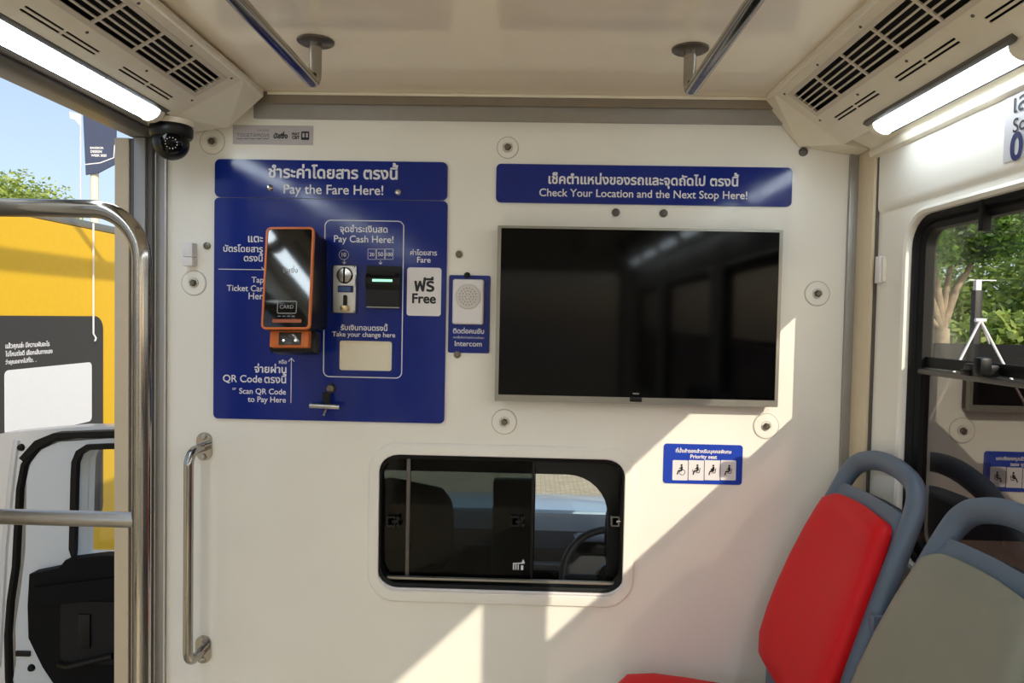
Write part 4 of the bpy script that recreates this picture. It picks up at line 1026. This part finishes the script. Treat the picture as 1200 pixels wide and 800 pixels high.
def tree(name, label, x, y, blobs, lf, size, count, bark, branches, rseed=1, group=None):
    rnd = random.Random(rseed); rt = thing(name, label, 'tree' if name == 'tree' else 'bush', (x, y, ZG), group)
    b = MB()
    for pts, r0, r1 in branches:
        n = len(pts); b.tube(pts, [r0 + (r1 - r0) * i / (n - 1) for i in range(n)], 14)
    if branches: b.build('trunk', bark, rt, smooth=75)
    b = MB(); tot = sum(q[3] * q[4] * q[5] for q in blobs)
    for bx0, by0, bz0, rx, ry, rz in blobs:
        for k in range(int(count * rx * ry * rz / tot)):
            while True:
                d_ = Vector((rnd.uniform(-1, 1), rnd.uniform(-1, 1), rnd.uniform(-1, 1)))
                if d_.length < 1: break
            d_ *= (.55 + .45 * rnd.random()) if d_.length > .3 else 1.6
            c_ = Vector((bx0 + d_.x * rx, by0 + d_.y * ry, bz0 + d_.z * rz))
            u_ = Vector((rnd.gauss(0, 1), rnd.gauss(0, 1), rnd.gauss(0, .5))).normalized(); v_ = u_.orthogonal().normalized(); v_.rotate(Matrix.Rotation(rnd.random() * 6, 3, u_))
            s_ = size * rnd.uniform(.6, 1.3)
            b.add([c_ - u_ * s_, c_ - v_ * s_ * .45, c_ + u_ * s_, c_ + v_ * s_ * .45], [(0, 1, 2, 3)])
    b.build('foliage', lf, rt, smooth=0, recalc=False)
    return rt
# tree behind the yellow wall
c = atY(15, 225, 13)
tree('tree', 'bright green leafy tree top above the yellow display wall', c.x, 13, [(c.x, 13, c.z - .5, 1.35, 1.2, 1.0), (c.x + .55, 13, c.z - .6, .75, .8, .62), (c.x - .9, 13, c.z - .4, 1.1, 1, 1.0)], LF_L, .05, 16000, M_BARKD,
     [([(c.x, 13, ZG), (c.x + .05, 13, 1), (c.x, 13, c.z - .3)], .14, .05)], 3)
# tree outside the side window
YTr = 8.5
def tp(px_, py_, Y=YTr): return atY(px_, py_, Y)
base = tp(1102, 400); base.z = ZG
fork = tp(1103, 385)
br = [([base, tp(1102, 420), fork], .12, .085), ([fork, tp(1090, 350), tp(1084, 318), tp(1078, 280)], .06, .025), ([fork, tp(1100, 350), tp(1096, 320), tp(1100, 280)], .06, .022),
      ([fork, tp(1112, 360), tp(1122, 335), tp(1134, 318), tp(1144, 290)], .065, .02), ([fork, tp(1108, 345), tp(1114, 310), tp(1120, 280)], .045, .018), ([fork, tp(1092, 376), tp(1082, 362), tp(1070, 330)], .05, .02)]
bl = []
for px_, py_, rx, rz in ((1085, 270, .6, .45), (1120, 255, .6, .45), (1150, 245, .55, .4), (1180, 240, .7, .5), (1100, 290, .45, .3), (1140, 285, .5, .32), (1165, 275, .55, .35), (1195, 262, .6, .4), (1070, 300, .45, .35), (1120, 215, .9, .5), (1180, 200, .9, .5), (1060, 240, .7, .5)):
    q = tp(px_, py_, YTr + random.uniform(-.4, .5)); bl.append((q.x, q.y, q.z, rx, .7, rz))
tree('tree', 'tall leafy tree with pale forked trunk outside the side window', base.x, YTr, bl, LF_D, .034, 42000, M_BARK, br, 5)
for k, (px_, Y, py_, rx, rz, lf, lab, nm, n) in enumerate(((1165, 20, 345, 2.4, 1.6, LF_M, 'mid green tree behind the black post outside the side window', 'tree', 6000), (1100, 34, 352, 3.6, 1.6, LF_L, 'pale green distant tree behind the forked trunk', 'tree', 5000), (1275, 13, 330, 1.6, 2.0, LF_M, 'mid green tree beside the leafy forked one outside the side window', 'tree', 5000),
                                             (1185, 11, 395, 1.1, .45, LF_L, 'low yellow-green bush under the trees outside the side window', 'bush', 3000))):
    q = atY(px_, py_, Y)
    tree(nm, lab, q.x, Y, [(q.x, Y, q.z, rx, 1.2, rz), (q.x + rx * .5, Y + .5, q.z - rz * .3, rx * .7, 1, rz * .7), (q.x - rx * .5, Y + .3, q.z - rz * .4, rx * .6, 1, rz * .6)], lf, .10, n, M_BARKD, [([(q.x, Y, ZG), (q.x, Y, q.z)], .12, .06)], 11 + k)
# dark fence
YF = 7.4; zf = atY(1150, 403, YF).z; xf0 = atY(1062, 403, YF).x
b = MB(); b.box((xf0 + 3.5, YF, (zf + ZG) / 2), (7.6, .06, zf - ZG), .01); fo = thing('dark_fence', 'long dark grey fence across the side window view', 'fence', (xf0 + 3.5, YF, ZG)); b.build('fence_panel', mat('fence_dark', S(17, 18, 20), .8, spec=.2), fo)
for k in range(7):
    b = MB(); b.box((xf0 + .2 + k * 1.1, YF - .045, (zf + ZG) / 2), (.05, .04, zf - ZG), .005); b.build('fence_post', M_BLACK, fo)
# white A-frame and black post
Ya = 7.0; ap = atY(1149, 375, Ya)
rt = thing('trestle', 'white metal A-frame stand in front of the dark fence outside the side window', 'stand', (ap.x, Ya, ZG))
for px_, py_ in ((1128, 416), (1169, 413)):
    e_ = atY(px_, py_, Ya); d_ = (e_ - ap); d_ *= (ap.z - ZG) / -d_.z
    b = MB(); b.tube([ap, ap + d_], .012, 10); b.build('leg', M_WHITE, rt)
e_ = atY(1158, 400, Ya + .5); b = MB(); d_ = e_ - ap; d_ *= (ap.z - ZG) / -d_.z; b.tube([ap, ap + d_], .010, 8); b.build('leg', M_WHITE, rt)
b = MB(); b.tube([ap + Vector((-.05, 0, 0)), ap + Vector((.05, 0, 0))], .018, 10); b.build('top_bracket', M_WHITE, rt)
Yp = 7.9; pp = atY(1145, 340, Yp)
rt = thing('black_post', 'square black post with white box on top outside the side window', 'post', (pp.x, Yp, ZG))
b = MB(); b.box((pp.x, Yp, (pp.z + ZG) / 2), (.08, .08, pp.z - ZG), .005); b.build('post', M_BLACK, rt)
b = MB(); b.box((pp.x, Yp, pp.z + .05), (.06, .06, .13), .005); b.build('top_box', M_WHITE, rt)
b = MB(); b.box((pp.x + .05, Yp, pp.z + .11), (.30, .02, .012), .003); b.build('cross_arm', M_WHITE, rt)
# pale building far behind the trees
q = atY(1180, 378, 40)
b = MB(); b.box((q.x, 42, (2.2 + ZG) / 2), (26, 4, 2.2 - ZG), .05); o = thing('pale_building', 'low pale building far behind the trees outside the side window', 'building', (q.x, 42, ZG)); b.build('wall', mat('building_pale', S(214, 212, 206), .7), o)
b = MB(); b.box((q.x, 41.9, 2.3), (26.6, 4.6, .25), .05); b.build('flat_roof', mat('building_roof', S(150, 150, 152), .7), o)
for k in range(16):
    b = MB(); b.box((q.x - 12 + k * 1.6, 39.97, .9), (.9, .06, 1.1), .01); b.build('window', mat('building_window', S(70, 86, 100), .2), o)
